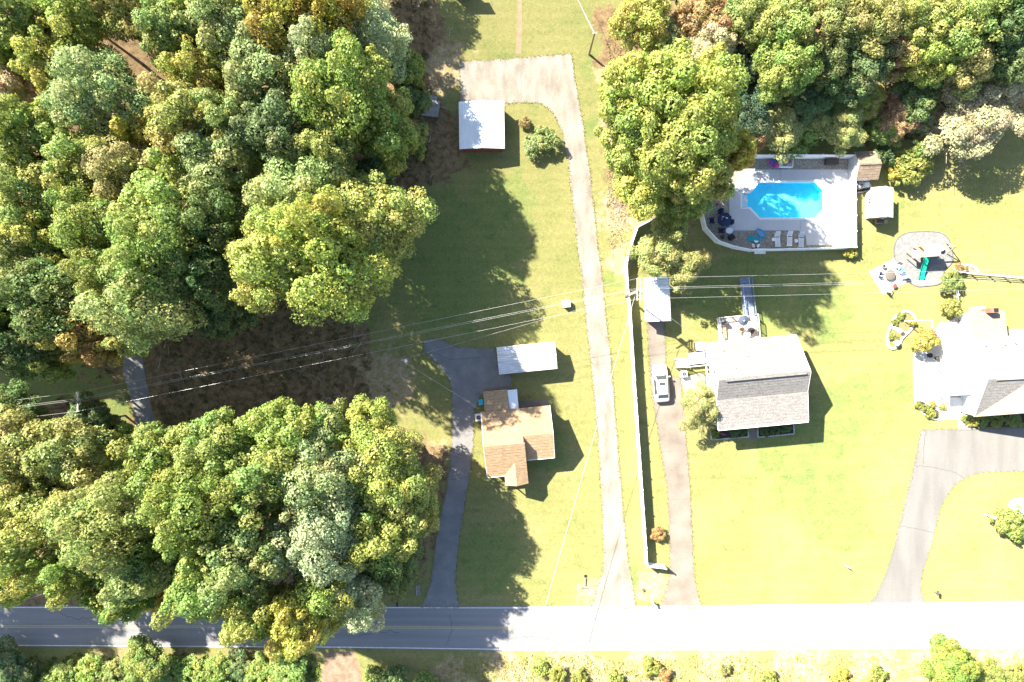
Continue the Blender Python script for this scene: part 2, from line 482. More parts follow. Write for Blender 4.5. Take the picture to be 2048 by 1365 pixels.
def make_ground():
    st = .55
    xs = [-700, -300, -140, -95] + [-72 + st * i for i in range(int(144 / st) + 1)] + [95, 140, 300, 700]
    ys = [-700, -300, -120, -72] + [-48 + st * i for i in range(int(96 / st) + 1)] + [72, 120, 300, 700]
    nx, ny = len(xs), len(ys)
    big = [(pool_w[0][0] - .45, pool_w[3][1] + .45), (pool_w[4][0] + .45, pool_w[3][1] + .45), (pool_w[4][0] + .45, pool_w[7][1] - .45), (pool_w[0][0] - .45, pool_w[7][1] - .45)]
    vs = [(x, y, 0.0) for y in ys for x in xs]
    fs = []
    for j in range(ny - 1):
        for i in range(nx - 1):
            cx, cy = (xs[i] + xs[i + 1]) / 2, (ys[j] + ys[j + 1]) / 2
            if not in_poly(cx, cy, big):
                fs.append((j * nx + i, j * nx + i + 1, (j + 1) * nx + i + 1, (j + 1) * nx + i))
    me = bpy.data.meshes.new('ground')
    me.from_pydata(vs, [], fs)
    for nm, discs, sd in (('litter', LITTER, 1), ('dry', DRY, 2), ('lush', LUSH_AND_SHADE, 3)):
        at = me.attributes.new(nm, 'FLOAT', 'POINT')
        at.data.foreach_set('value', [field(v[0], v[1], discs, sd) if abs(v[0]) < 72 and abs(v[1]) < 49 else (0.0 if nm != 'lush' else .3) for v in vs])
    m = bpy.data.materials.new('lawn, dead grass and leaf litter')
    m.use_nodes = True
    N, L = m.node_tree.nodes, m.node_tree.links
    b = N['Principled BSDF']
    b.inputs['Roughness'].default_value = 1
    b.inputs['Specular IOR Level'].default_value = .05
    b.inputs['Diffuse Roughness'].default_value = 1.0
    geo = N.new('ShaderNodeNewGeometry')

    def nz(scale, det=4, rgh=.5):
        n = N.new('ShaderNodeTexNoise')
        n.inputs['Scale'].default_value = scale
        n.inputs['Detail'].default_value = det
        n.inputs['Roughness'].default_value = rgh
        L.new(geo.outputs['Position'], n.inputs['Vector'])
        return n.outputs['Fac']

    def ramp(fac, cols, lo=.32, hi=.68):
        r = N.new('ShaderNodeValToRGB')
        e = r.color_ramp.elements
        while len(e) < len(cols): e.new(.5)
        for i, c in enumerate(cols):
            e[i].position = lo + (hi - lo) * i / (len(cols) - 1)
            e[i].color = (*c, 1)
        L.new(fac, r.inputs['Fac'])
        return r.outputs['Color']

    def mix(f, a, c):
        x = N.new('ShaderNodeMix'); x.data_type = 'RGBA'
        if isinstance(f, float): x.inputs[0].default_value = f
        else: L.new(f, x.inputs[0])
        L.new(a, x.inputs[6]); L.new(c, x.inputs[7])
        return x.outputs[2]

    def mask(attr, scale, amp, lo, hi):
        a = N.new('ShaderNodeAttribute'); a.attribute_name = attr
        n = nz(scale, 6, .65)
        q = N.new('ShaderNodeMath'); q.operation = 'MULTIPLY_ADD'
        L.new(n, q.inputs[0]); q.inputs[1].default_value = amp
        L.new(a.outputs['Fac'], q.inputs[2])
        r = N.new('ShaderNodeMapRange'); r.interpolation_type = 'SMOOTHSTEP'
        r.inputs['From Min'].default_value, r.inputs['From Max'].default_value = lo + amp * .5, hi + amp * .5
        L.new(q.outputs[0], r.inputs['Value'])
        return r.outputs[0]

    lawn = ramp(nz(.16, 7, .6), [(.160, .178, .062), (.214, .207, .080), (.245, .220, .100)])
    lush = ramp(nz(.5, 6), [(.110, .175, .052), (.180, .208, .066)])  # greener grass, also used to tint the shaded lawn green
    g = mix(mask('lush', .35, .9, .35, .9), lawn, lush)
    weeds = ramp(nz(.55, 8, .7), [(.12, .165, .050), (.235, .225, .085)], .36, .46)
    g = mix(.35, g, weeds)
    dry = ramp(nz(1.1, 7, .7), [(.20, .19, .06), (.33, .26, .15), (.40, .32, .22)])
    g = mix(mask('dry', .9, 1.5, .35, .85), g, dry)
    lit = ramp(nz(1.3, 8, .7), [(.07, .052, .034), (.17, .12, .065), (.28, .195, .105), (.15, .145, .05)], .28, .75)
    g = mix(mask('litter', .8, 1.5, .35, .65), g, lit)
    sc = N.new('ShaderNodeVectorMath'); sc.operation = 'SCALE'
    mr = N.new('ShaderNodeMapRange')
    mr.inputs['From Min'].default_value, mr.inputs['From Max'].default_value = .3, .7
    mr.inputs['To Min'].default_value, mr.inputs['To Max'].default_value = .78, 1.22
    L.new(nz(5.5, 5, .75), mr.inputs['Value'])
    L.new(g, sc.inputs[0]); L.new(mr.outputs[0], sc.inputs['Scale'])
    fg = N.new('ShaderNodeMapRange')
    fg.inputs['From Min'].default_value, fg.inputs['From Max'].default_value = .3, .7
    fg.inputs['To Min'].default_value, fg.inputs['To Max'].default_value = .82, 1.18
    L.new(nz(2.2, 8, .8), fg.inputs['Value'])
    s0 = N.new('ShaderNodeVectorMath'); s0.operation = 'SCALE'
    L.new(sc.outputs[0], s0.inputs[0]); L.new(fg.outputs[0], s0.inputs['Scale'])
    sc = s0
    # faint mowing bands
    wv = N.new('ShaderNodeTexWave'); wv.bands_direction = 'Y'
    wv.inputs['Scale'].default_value = .22; wv.inputs['Distortion'].default_value = 2.2
    wv.inputs['Detail'].default_value = 3; wv.inputs['Detail Scale'].default_value = .6
    L.new(geo.outputs['Position'], wv.inputs['Vector'])
    m2 = N.new('ShaderNodeMapRange')
    m2.inputs['To Min'].default_value, m2.inputs['To Max'].default_value = .97, 1.03
    L.new(wv.outputs['Fac'], m2.inputs['Value'])
    s2 = N.new('ShaderNodeVectorMath'); s2.operation = 'SCALE'
    L.new(sc.outputs[0], s2.inputs[0]); L.new(m2.outputs[0], s2.inputs['Scale'])
    L.new(s2.outputs[0], b.inputs['Base Color'])
    bp = N.new('ShaderNodeBump'); bp.inputs['Strength'].default_value = .55; bp.inputs['Distance'].default_value = .08
    L.new(nz(7, 4, .7), bp.inputs['Height'])
    L.new(bp.outputs[0], b.inputs['Normal'])
    me.materials.append(m)
    o = bpy.data.objects.new('ground', me)
    COL.objects.link(o)
    o['kind'] = 'structure'


make_ground()


EDGES = []


def sheet(name, pts, z, m, jit=.07, step=.45, holes=None, smooth_it=0, z0=-.12, seed=1, kind='structure', world=False):
    """a paved surface: solid slab from z0 to z over a pixel polygon"""
    w = pts if world else curve(pts, step, jit, seed)
    if smooth_it: w = chaikin(w, smooth_it)
    EDGES.append(w)
    loops = [w] + (holes or [])
    flat = [Vector((p[0], p[1], 0)) for l in loops for p in l]
    tris = tessellate_polygon([[Vector((p[0], p[1], 0)) for p in l] for l in loops])
    n = len(flat)
    mb = MB()
    vs = [(p.x, p.y, z) for p in flat] + [(p.x, p.y, z0) for p in flat]
    fs = []
    for t in tris:
        a, b, c = (flat[i] for i in t)
        if (b - a).cross(c - a).z < 0: t = (t[0], t[2], t[1])
        fs.append(tuple(t))
    k = 0
    for l in loops:
        for i in range(len(l)):
            a, b = k + i, k + (i + 1) % len(l)
            fs.append((a, b, n + b, n + a))
        k += len(l)
    mb.add(vs, fs)
    o = part(name, mb, m)
    o['kind'] = kind
    return o


road = sheet('road', [(-700, 1212), (0, 1212), (500, 1212), (1000, 1213), (1400, 1211), (2048, 1202), (2750, 1190), (2750, 1285), (2048, 1297), (1500, 1301), (1024, 1302), (700, 1297), (0, 1293), (-700, 1293)], .05, M['road'], jit=.05, step=.6)


def line(name, pts, w, m, z=.054):
    mb = MB()
    q = [Vector(XY(*p)) for p in pts]
    for a, b in zip(q, q[1:]):
        nr = Vector((-(b - a).y, (b - a).x)).normalized() * w / 2
        mb.add([(*(a - nr), z), (*(b - nr), z), (*(b + nr), z), (*(a + nr), z)], [(0, 1, 2, 3)])
    part(name, mb, m, road)


line('edge_line', [(-600, 1215), (500, 1215), (1000, 1216), (1400, 1214), (2048, 1205), (2700, 1194)], .10, M['white_line'])
line('edge_line', [(-600, 1290.5), (0, 1290.5), (700, 1294.5), (1024, 1299), (1500, 1298), (2048, 1294), (2700, 1283)], .10, M['white_line'])
line('centre_line', [(-600, 1251.5), (500, 1251.8), (1000, 1254.5), (1400, 1253.5), (2048, 1246), (2700, 1236)], .09, M['yellow_line'])
line('centre_line', [(-600, 1254.7), (500, 1255), (1000, 1257.7), (1400, 1256.7), (2048, 1249.2), (2700, 1239)], .09, M['yellow_line'])

sheet('driveway', [(1183, 1215), (1192, 1180), (1203, 1150), (1208, 1105), (1202, 980), (1195, 870), (1184, 745), (1177, 690), (1169, 614), (1164, 567), (1155, 497), (1148, 430), (1142, 380), (1139, 345), (1129, 290), (1124, 265), (1117, 246), (1106, 227), (1092, 214), (1076, 206), (1040, 206), (1008, 207), (1008, 240), (921, 240), (918, 124), (1000, 119), (1142, 108),
                   (1149, 150), (1155, 190), (1165, 243), (1178, 337), (1183, 380), (1197, 497), (1205, 567), (1212, 640), (1222, 720), (1232, 850), (1243, 980), (1250, 1060), (1256, 1120), (1263, 1160), (1272, 1215)], .03, M['concrete'], jit=.10, seed=3)
sheet('driveway', [(840, 1215), (853, 1192), (861, 1170), (866, 1130), (872, 1080), (887, 1008), (896, 960), (902, 905), (904, 850), (904, 780), (897, 757), (882, 740), (873, 728), (858, 712), (847, 699), (850, 683), (861, 677), (882, 680), (900, 688), (917, 695), (950, 697), (990, 697), (1000, 747), (1022, 750), (1025, 776), (968, 784), (958, 800), (949, 820), (946, 886), (938, 960), (930, 1008), (921, 1060), (915, 1110), (911, 1165), (917, 1215)], .026, M['drive'], jit=.10, seed=4)
sheet('driveway', [(1319, 1215), (1328, 1190), (1337, 1160), (1340, 1120), (1337, 1050), (1335, 980), (1325, 920), (1315, 860), (1305, 800), (1300, 755), (1297, 700), (1294, 660), (1292, 575), (1334, 575), (1328, 650), (1331, 700), (1332, 754), (1362, 754), (1365, 800), (1370, 860), (1376, 920), (1380, 980), (1384, 1060), (1386, 1120), (1390, 1165), (1397, 1192), (1403, 1215)], .034, M['drive2'], jit=.05, seed=5)
sheet('driveway', [(1732, 1215), (1752, 1190), (1771, 1148), (1788, 1091), (1807, 1012), (1827, 933), (1840.6, 859), (2160, 853), (2160, 943), (2048, 943), (1985, 944), (1959, 947), (1943, 951), (1929, 958), (1914, 968), (1899, 984), (1889, 1000), (1880, 1020), (1869, 1065), (1856, 1114), (1844, 1150), (1842, 1182), (1854, 1215)], .022, M['drive3'], jit=.05, seed=6)
sheet('dirt_track', [(1035, -60), (1045, -60), (1044, 50), (1042.5, 108), (1031.5, 108), (1034, 50)], .008, M['track'], jit=.08, seed=7)
sheet('woodland_path', [(240, 690), (246, 745), (262, 800), (272, 840), (277, 862), (284, 900), (318, 900), (311, 858), (305, 830), (298, 790), (289, 740), (280, 690)], .018, M['drive'], jit=.10, seed=8)
sheet('dirt_track', [(655, 1306), (705, 1304), (720, 1330), (730, 1400), (636, 1400), (645, 1340)], .008, M['dirt'], jit=.25, seed=9)
sheet('path', [(1362, 757), (1400, 747), (1410, 752), (1412, 840), (1390, 812), (1376, 790), (1367, 780)], .016, M['patio'], jit=.06, seed=10)
sheet('path', [(966.5, 777), (1022, 772), (1023, 783), (967, 788)], .036, M['drive2'], jit=.02, seed=11)
sheet('path', [(1040, 803), (1097, 798), (1096, 811), (1040, 816)], .015, M['drive2'], jit=.04, seed=12)
sheet('patio', [(1826, 706), (1838, 676), (1866, 662), (1878, 650), (1882, 644), (1896, 643), (1905, 640), (1914, 631), (1950, 622), (1960, 700), (1958, 832), (1926, 836), (1876, 836), (1852, 822), (1840, 806), (1830, 804), (1827, 790), (1826, 740)], .045, M['patio'], jit=.03, seed=13)
sheet('patio', [(1738, 544), (1790, 516), (1813, 566), (1766, 590)], .028, M['patio'], jit=.05, seed=14)
GP = [(1787, 505), (1789, 488), (1798, 473), (1815, 465), (1845, 463), (1874, 464), (1890, 470), (1901, 485), (1905, 510), (1905, 523), (1899, 532), (1889, 540), (1886, 550), (1885, 562), (1878, 570), (1850, 573), (1835, 574), (1823, 569), (1811, 559), (1803, 546), (1797, 533), (1790, 520)]
gp_w = chaikin([XY(*p) for p in GP], 2)
sheet('gravel_pad', gp_w, .05, M['gravel'], world=True)


def ring_wall(poly, w, z0, z1, mb=None, closed=True):
    """low wall of width w along a world polyline"""
    mb = mb or MB()
    n = len(poly)
    q = [Vector((p[0], p[1])) for p in poly]
    L_, R_ = [], []
    for i in range(n):
        a = q[i - 1] if (closed or i > 0) else q[i]
        c = q[(i + 1) % n] if (closed or i < n - 1) else q[i]
        d = (c - a).normalized()
        nr = Vector((-d.y, d.x)) * w / 2
        L_.append(q[i] + nr); R_.append(q[i] - nr)
    vs = [(*p, z0) for p in L_] + [(*p, z1) for p in L_] + [(*p, z1) for p in R_] + [(*p, z0) for p in R_]
    fs = []
    for i in range(n if closed else n - 1):
        j = (i + 1) % n
        for a in range(4):
            b_ = (a + 1) % 4
            fs.append((a * n + i, a * n + j, b_ * n + j, b_ * n + i))
    if not closed:
        fs += [(0, n, 2 * n, 3 * n), (n - 1, 4 * n - 1, 3 * n - 1, 2 * n - 1)]
    return mb.add(vs, fs)


def edging_stones(name_parent, poly, length, w, z1, m, seed=0, closed=True):
    """a bed edge of separate stones, joined as one part"""
    rnd = random.Random(seed)
    mb = MB()
    q = [Vector((p[0], p[1])) for p in poly]
    if closed: q.append(q[0])
    for a, b in zip(q, q[1:]):
        L_ = (b - a).length
        k = max(1, round(L_ / length))
        for i in range(k):
            c = a.lerp(b, (i + .5) / k)
            mb.box((c.x, c.y, z1 / 2 + rnd.uniform(-.01, .01)), (L_ / k * .9, w * rnd.uniform(.85, 1.1), z1), math.atan2(b.y - a.y, b.x - a.x) + rnd.uniform(-.06, .06))
    return part('edging_stone', mb, m, name_parent, world=True, kind='stuff')


_gp = [o for o in COL.objects if o.name == 'gravel_pad'][0]
part('border', ring_wall(gp_w, .10, -.05, .085), M['darkstone'], _gp)

# ------------------------------------------------------------------ pool and its deck
FT = [(1455, 310), (1580, 310), (1711, 310), (1712, 400), (1712.7, 494.5), (1620, 497), (1535, 499), (1507, 500), (1473, 494), (1438, 482), (1413, 456), (1407, 430), (1412, 395), (1428, 345)]   # tops of the pool fence, 1.8 m up
fence_w = [(P(a, b, 1.8).x, P(a, b, 1.8).y) for a, b in FT]
sheet('pool_deck', fence_w, .05, M['aggregate'], holes=[pool_w], world=True)
slab = sheet('pool_deck', [XY(*p) for p in [(1458, 462), (1458, 400), (1470, 370), (1488, 339), (1697, 339), (1697, 489), (1613, 491), (1611, 472), (1598, 462)]], .075, M['deckslab'], holes=[pool_w], world=True, z0=.0)
pool = thing('swimming_pool', 'aqua swimming pool with angled corners set in the white concrete deck', 'pool', (P(1575, 400).x, P(1575, 400).y, 0))
mb = MB()
n = len(pool_w)
mb.add([(x, y, .06) for x, y in pool_w] + [(x, y, -1.5) for x, y in pool_w], [(i, n + i, n + (i + 1) % n, (i + 1) % n) for i in range(n)] + [tuple(range(n, 2 * n))])
part('basin', mb, M['pool_vinyl'], pool, world=True)
part('coping', ring_wall(pool_w, .26, .02, .11), M['white_paint'], pool, world=True)
part('water', MB().add([(x, y, -.06) for x, y in pool_w], [tuple(range(n))]), M['water'], pool, world=True)
x0, y0 = XY(1483, 386.5); x1, y1 = XY(1498.5, 416.5)
for k in range(3):
    xa = x0 + (x1 - x0) * k / 3
    part('step', MB().box((xa + (x1 - x0) / 6, (y0 + y1) / 2, -.75 - .12 * k), ((x1 - x0) / 3 - .01, y0 - y1 - .04, 1.18 - .24 * k)), M['white_paint'], pool, world=True)
hr = MB()
for dx in (-.28, .28):
    b_ = P(1538, 366)
    hr.tube([(b_.x + dx, b_.y + .35, .06), (b_.x + dx, b_.y + .30, .75), (b_.x + dx, b_.y, .95), (b_.x + dx, b_.y - .35, .7), (b_.x + dx, b_.y - .42, -.4)], .025, 6)
part('handrail', hr, M['galv'], pool, world=True)


def fence(name, label, pts, h, panel=2.2, closed=False, m=None, thick=.055, solid=True, rails=3, group=None):
    """posts and, between each two, one panel"""
    m = m or M['white_vinyl']
    o = thing(name, label, 'fence', (pts[0][0], pts[0][1], 0), group=group)
    q = [Vector((p[0], p[1], 0)) for p in pts]
    if closed: q.append(q[0])
    postmb = MB().box((0, 0, (h + .1) / 2), (.13, .13, h + .1)).box((0, 0, h + .125), (.17, .17, .05))
    pm = postmb.mesh('fence_post'); pm.materials.append(m)
    posts = []
    for a, b in zip(q, q[1:]):
        L_ = (b - a).length
        k = max(1, round(L_ / panel))
        ang = math.atan2(b.y - a.y, b.x - a.x)
        w = L_ / k - .13
        mb = MB()
        if solid:
            mb.box((0, 0, h / 2 + .03), (w, thick, h - .12))
            nb = max(2, int(w / .30))
            for i in range(1, nb):
                mb.box((-w / 2 + w * i / nb, 0, h / 2 + .03), (.035, thick + .012, h - .2))
            mb.box((0, 0, h - .03), (w, thick + .05, .10)).box((0, 0, .12), (w, thick + .05, .12))
        else:
            for i in range(rails):
                mb.box((0, 0, .25 + (h - .3) * i / (rails - 1)), (w, .05, .10))
        me = mb.mesh('fence_panel'); me.materials.append(m)
        for i in range(k):
            c = a.lerp(b, (i + .5) / k)
            p = part('panel', me, None, o)
            p.location = c - o.location
            p.rotation_euler.z = ang
            posts.append(a.lerp(b, i / k))
    if not closed: posts.append(q[-1])
    for c in posts:
        p = part('post', pm, None, o)
        p.location = c - o.location
    return o


fence('pool_fence', 'white vinyl privacy fence running all round the swimming pool', fence_w, 1.8, closed=True)
WF = [(1320, 431), (1276, 454), (1261, 497), (1254, 528), (1256, 571), (1261.5, 620), (1270, 760), (1285, 980), (1295.5, 1134), (1332, 1138)]
fence('driveway_fence', 'long white vinyl fence between the concrete driveway and the house with the car', [(P(a, b, 1.8).x, P(a, b, 1.8).y) for a, b in WF], 1.8)
RF = [(1919, 632), (1917, 590), (1915, 544), (1985, 549), (2048, 555), (2200, 566)]
fence('rail_fence', 'low white rail fence with open gaps beside the house with the pale roof', [(P(a, b, 1.0).x, P(a, b, 1.0).y) for a, b in RF], 1.0, panel=2.6, solid=False)
mb = MB().box((0, 0, .12), (1.35, .62, .24)).box((0, .18, .36), (1.35, .30, .24))
fs = single('entry_step', 'white concrete step outside the curved end of the pool fence', 'step', mb, M['white_paint'], P(1519, 503.5))


# ------------------------------------------------------------------ roofs and walls
def rib_panels(parent, A, B, C, D, m, pw=.9, ribs=3, rh=.035, name='roof_panel', along='slope'):
    """ribbed sheets over the plane A-B (eave) to D-C (ridge); ribs run up the slope, or along the ridge"""
    A, B, C, D = map(Vector, (A, B, C, D))
    if along != 'slope':
        A, B, C, D = B, C, D, A
    nrm = (B - A).cross(D - A).normalized()
    if nrm.z < 0: nrm = -nrm
    n = max(1, round((B - A).length / pw))
    for i in range(n):
        prof = []
        for r in range(ribs):
            c = (r + .5) / ribs
            w = .16 / ribs
            prof += [(c - w, 0), (c - w * .5, rh), (c + w * .5, rh), (c + w, 0)]
        prof = [(0, 0)] + prof + [(1, 0)]
        vs = []
        for u, hh in prof:
            t = (i + u * .994 + .003) / n
            e0, e1 = A.lerp(B, t), D.lerp(C, t)
            vs += [e0 + nrm * hh, e1 + nrm * hh]
        k = len(prof)
        fs = [(2 * j, 2 * j + 2, 2 * j + 3, 2 * j + 1) for j in range(k - 1)]
        vs += [A.lerp(B, (i + .003) / n) - nrm * .03, D.lerp(C, (i + .003) / n) - nrm * .03, D.lerp(C, (i + .997) / n) - nrm * .03, A.lerp(B, (i + .997) / n) - nrm * .03]
        q = 2 * k
        fs += [(q, q + 1, q + 2, q + 3), (0, 1, q + 1, q), (2 * k - 2, q + 3, q + 2, 2 * k - 1)]
        fs += [tuple([q] + [2 * j for j in range(k)] + [q + 3]), tuple([q + 1] + [2 * j + 1 for j in range(k)] + [q + 2])]
        part(name, MB().add(vs, fs), m, parent)


def shingle_plane(parent, quad, m, name='roof_slope', t=.10, course=.42, label=None, tab=1.1, seed=0):
    """quad: eave a, eave b, ridge b, ridge a. A deck with overlapping courses of shingle strips, joined as one part"""
    a, b, c, d = map(Vector, quad)
    o = part(name, MB().plate([a, b, c, d], t), m, parent, label=label)
    nrm = (b - a).cross(d - a).normalized()
    if nrm.z < 0: nrm = -nrm
    rnd = random.Random(seed)
    n = max(2, int(((a + b) / 2 - (c + d) / 2).length / course))
    mb = MB()
    for i in range(n):
        v0, v1 = i / n, min(1.0, (i + 1.12) / n)
        e0, e1, f0, f1 = a.lerp(d, v0), b.lerp(c, v0), a.lerp(d, v1), b.lerp(c, v1)
        k = max(1, int((e1 - e0).length / tab))
        off = rnd.random()
        us = [0] + [min(1, max(0, (j + off) / k)) for j in range(k)] + [1]
        for u0, u1 in zip(us, us[1:]):
            if u1 - u0 < .004: continue
            hgt = rnd.uniform(.022, .034)
            q0, q1, q2, q3 = e0.lerp(e1, u0 + .001), e0.lerp(e1, u1 - .001), f0.lerp(f1, u1 - .001), f0.lerp(f1, u0 + .001)
            lo = .004
            mb.add([q0 + nrm * hgt, q1 + nrm * hgt, q2 + nrm * lo, q3 + nrm * lo, q0 - nrm * .002, q1 - nrm * .002], [(0, 1, 2, 3), (4, 5, 1, 0), (4, 0, 3), (5, 2, 1)])
    part('shingle', mb, m, o, kind='stuff')
    return o


def window(parent, x, y, z, w, h, ang, frame=None):
    """window set on a wall whose outward normal has angle ang"""
    c, s = math.cos(ang), math.sin(ang)
    f = MB()
    for dz in (-h / 2, h / 2): f.box((x + c * .03, y + s * .03, z + dz), (.07, w + .16, .08), ang)
    for dw in (-w / 2, 0, w / 2): f.box((x + c * .03 - s * dw, y + s * .03 + c * dw, z), (.06, .07, h - .082), ang)
    o = part('window', f, frame or M['white_paint'], parent)
    part('pane', MB().box((x + c * .02, y + s * .02, z), (.03, w - .08, h - .09), ang), M['glass'], o)


def door(parent, x, y, z0, ang, m, w=.92, h=2.05):
    c, s = math.cos(ang), math.sin(ang)
    o = part('door', MB().box((x + c * .03, y + s * .03, z0 + h / 2), (.06, w, h), ang), m, parent)
    part('handle', MB().box((x + c * .09 - s * .35, y + s * .09 + c * .35, z0 + 1.0), (.06, .12, .05), ang), M['galv'], o)


def gable(name, label, cat, corners, eave, ridge, ridge_u, m_roof, m_wall, style='metal', open_sides=(), inset=.25, along='slope', pw=.9, group=None, courses=.34):
    """a small gabled building from its four eave corners in the photo (NW, NE, SE, SW). ridge_u: ridge runs from W to E. open_sides of 'NESW' get posts only"""
    q = [P(a, b, eave) for a, b in corners]
    c = sum(q, Vector()) / 4
    u = ((q[1] - q[0]) + (q[2] - q[3])) / 2
    v = ((q[0] - q[3]) + (q[1] - q[2])) / 2
    ang = math.atan2(u.y, u.x)
    W, D = u.length / 2, v.length / 2
    o = thing(name, label, cat, (c.x, c.y, 0), ang, group)
    e, r = eave, ridge
    if ridge_u:
        pl = [((-W, -D, e), (W, -D, e), (W, 0, r), (-W, 0, r)), ((W, D, e), (-W, D, e), (-W, 0, r), (W, 0, r))]
        cap = ((-W, 0, r + .03), (W, 0, r + .03))
    else:
        pl = [((-W, D, e), (-W, -D, e), (0, -D, r), (0, D, r)), ((W, -D, e), (W, D, e), (0, D, r), (0, -D, r))]
        cap = ((0, -D, r + .03), (0, D, r + .03))
    for k, p in enumerate(pl):
        if style == 'metal':
            rib_panels(o, *p, m_roof, along=along, pw=pw)
        else:
            shingle_plane(o, p, m_roof, course=courses, seed=k)
    part('ridge_cap', MB().beam(cap[0], cap[1], .22, .05), m_roof, o)
    w, d = W - inset, D - inset
    slope = (r - e) / (D if ridge_u else W)
    wt = e + inset * slope - .08 - .04
    top = r - .14
    walls = {'N': ((-w, d), (w, d)), 'S': ((w, -d), (-w, -d)), 'E': ((w, d), (w, -d)), 'W': ((-w, -d), (-w, d))}
    for k, (a, b) in walls.items():
        gab = (k in 'EW') == ridge_u
        A, B = Vector((*a, 0)), Vector((*b, 0))
        nr = Vector((0, 0, 1)).cross(B - A)
        sh = .06 if gab else 0
        d_ = (B - A).normalized() * (.0 if gab else .065)
        A, B = A + d_, B - d_
        if k in open_sides:
            n = 3 if (B - A).length > 3 else 2
            if gab: part('fascia', MB().slabtop([A + Vector((0, 0, wt)), B + Vector((0, 0, wt)), (A + B) / 2 + Vector((0, 0, top))], .05, nr), m_wall, o)
            else: part('fascia', MB().beam(A + Vector((0, 0, wt - .08)), B + Vector((0, 0, wt - .08)), .08, .16), m_wall, o)
            continue
        if gab:
            pts = [A, B, B + Vector((0, 0, wt)), (A + B) / 2 + Vector((0, 0, top)), A + Vector((0, 0, wt))]
        else:
            pts = [A, B, B + Vector((0, 0, wt)), A + Vector((0, 0, wt))]
        part('wall', MB().slabtop(pts, .12, nr), m_wall, o)
    if open_sides:
        for x, y in ((-w, -d), (w, -d), (w, d), (-w, d), (0, d), (0, -d)) if ridge_u else ((-w, -d), (w, -d), (w, d), (-w, d), (w, 0), (-w, 0)):
            side = ('N' if y == d else 'S' if y == -d else '') + ('E' if x == w else 'W' if x == -w else '')
            if any(s in open_sides for s in side):
                part('post', MB().box((x * .985, y * .985, (wt - .1) / 2), (.10, .10, wt - .1)), m_wall, o)
    # white fascia boards on the eaves
    for p in pl:
        A, B = Vector(p[0]), Vector(p[1])
        part('gutter', MB().beam(A - Vector((0, 0, .07)), B - Vector((0, 0, .07)), .09, .09), M['white_paint'], o)
    return o, W, D


b1, _, _ = gable('garage', 'white metal roofed carport with dark red walls at the end of the long driveway', 'carport', [(917.6, 203.5), (1006.7, 202.9), (1009, 297), (920, 299)], 2.3, 2.75, False, M['white_metal'], M['red_wall'], open_sides='N', along='ridge', pw=.95)
b2, _, _ = gable('carport', 'long rusty streaked metal carport roof beside the brown shingled house', 'carport', [(993.4, 695.7), (1110, 684.5), (1114.4, 736.7), (997.8, 749)], 2.5, 3.0, True, M['worn_metal'], M['white_paint'], open_sides='W', along='ridge', pw=.8)
b5, _, _ = gable('carport', 'narrow white ribbed metal carport against the long white fence', 'carport', [(1289.5, 555), (1338, 553.6), (1341, 642), (1292, 644.6)], 2.2, 2.95, False, M['white_metal'], M['siding_white'], open_sides='NS')
b6, W6, D6 = gable('pool_shed', 'small tan shingled shed standing at the corner of the pool fence', 'shed', [(1711, 304.5), (1754.7, 304), (1756.7, 358), (1712, 361)], 2.3, 3.3, True, M['shingle_tan'], M['siding_grey'], style='shingle', courses=.3)
door(b6, 0, -D6 + .25 - .06, 0, -math.pi / 2, M['white_paint'])
b7, W7, D7 = gable('garden_shed', 'small white shed with ribbed metal roof beside the pool pump bed', 'shed', [(1743, 374), (1785.8, 377), (1786.4, 434.5), (1743.5, 437)], 2.1, 2.9, False, M['white_metal'], M['siding_white'], pw=.6)
door(b7, 0, -D7 + .25 - .06, 0, -math.pi / 2, M['wood_tan'])
window(b7, -W7 + .25 - .06, .3, 1.4, .7, .7, math.pi)
gable('field_shed', 'small shed past the lawn at the upper end of the brown soil strip', 'shed', [(905, -36), (947, -36), (947, -14), (905, -14)], 2.3, 3.1, True, M['shingle_grey'], M['siding_grey'], style='shingle')


# ---- grey shingled white house (local frame: x east along the ridge, y north, origin at the north-west eave)
def house_frame(name, label, ox, oy, deg, cat='house'):
    return thing(name, label, cat, (ox, oy, 0), math.radians(deg))


h4 = house_frame('house', 'white two storey house with long grey shingled roof and front porch', 23.63, -.35, 5.4)
E0, E1 = 0.0, 10.8
yr, yb, ys = -4.27, -6.64, -10.28
shingle_plane(h4, [(E1, 0, 3.0), (E0, 0, 3.0), (E0 - .02, yr, 6.35), (E1, yr, 6.35)], M['shingle_grey'], seed=1, course=.36)
shingle_plane(h4, [(E0, yb, 4.84), (E1, yb, 4.84), (E1, yr - .01, 6.35), (E0, yr - .01, 6.35)], M['shingle_grey'], seed=2, course=.36, name='roof_slope')
shingle_plane(h4, [(E0, ys, 4.28), (E1, ys, 4.28), (E1, yb - .02, 4.83), (E0, yb - .02, 4.83)], M['shingle_grey'], seed=3, course=.36, name='porch_roof')
part('ridge_vent', MB().plate([(E0 + .9, yr + .16, 6.33), (E0 + .9, yr - .22, 6.33), (E1 - .5, yr - .22, 6.33), (E1 - .5, yr + .16, 6.33)], -.09), M['shingle_grey'], h4)
wx0, wx1 = E0 + .3, E1 - .3
for x in (wx0, wx1):
    part('wall', MB().slabtop([(x, -.35, 0), (x, -.35, 3.1), (x, yr, 6.18), (x, -6.55, 4.7), (x, -8.55, 4.4), (x, -8.55, 0)], .14, (1, 0, 0)), M['siding_white'], h4)
part('wall', MB().box(((wx0 + wx1) / 2, -.37, 1.55), (wx1 - wx0 - .15, .14, 3.1)), M['siding_white'], h4)
part('wall', MB().box(((wx0 + wx1) / 2, -8.53, 2.2), (wx1 - wx0 - .15, .14, 4.35)), M['siding_white'], h4)
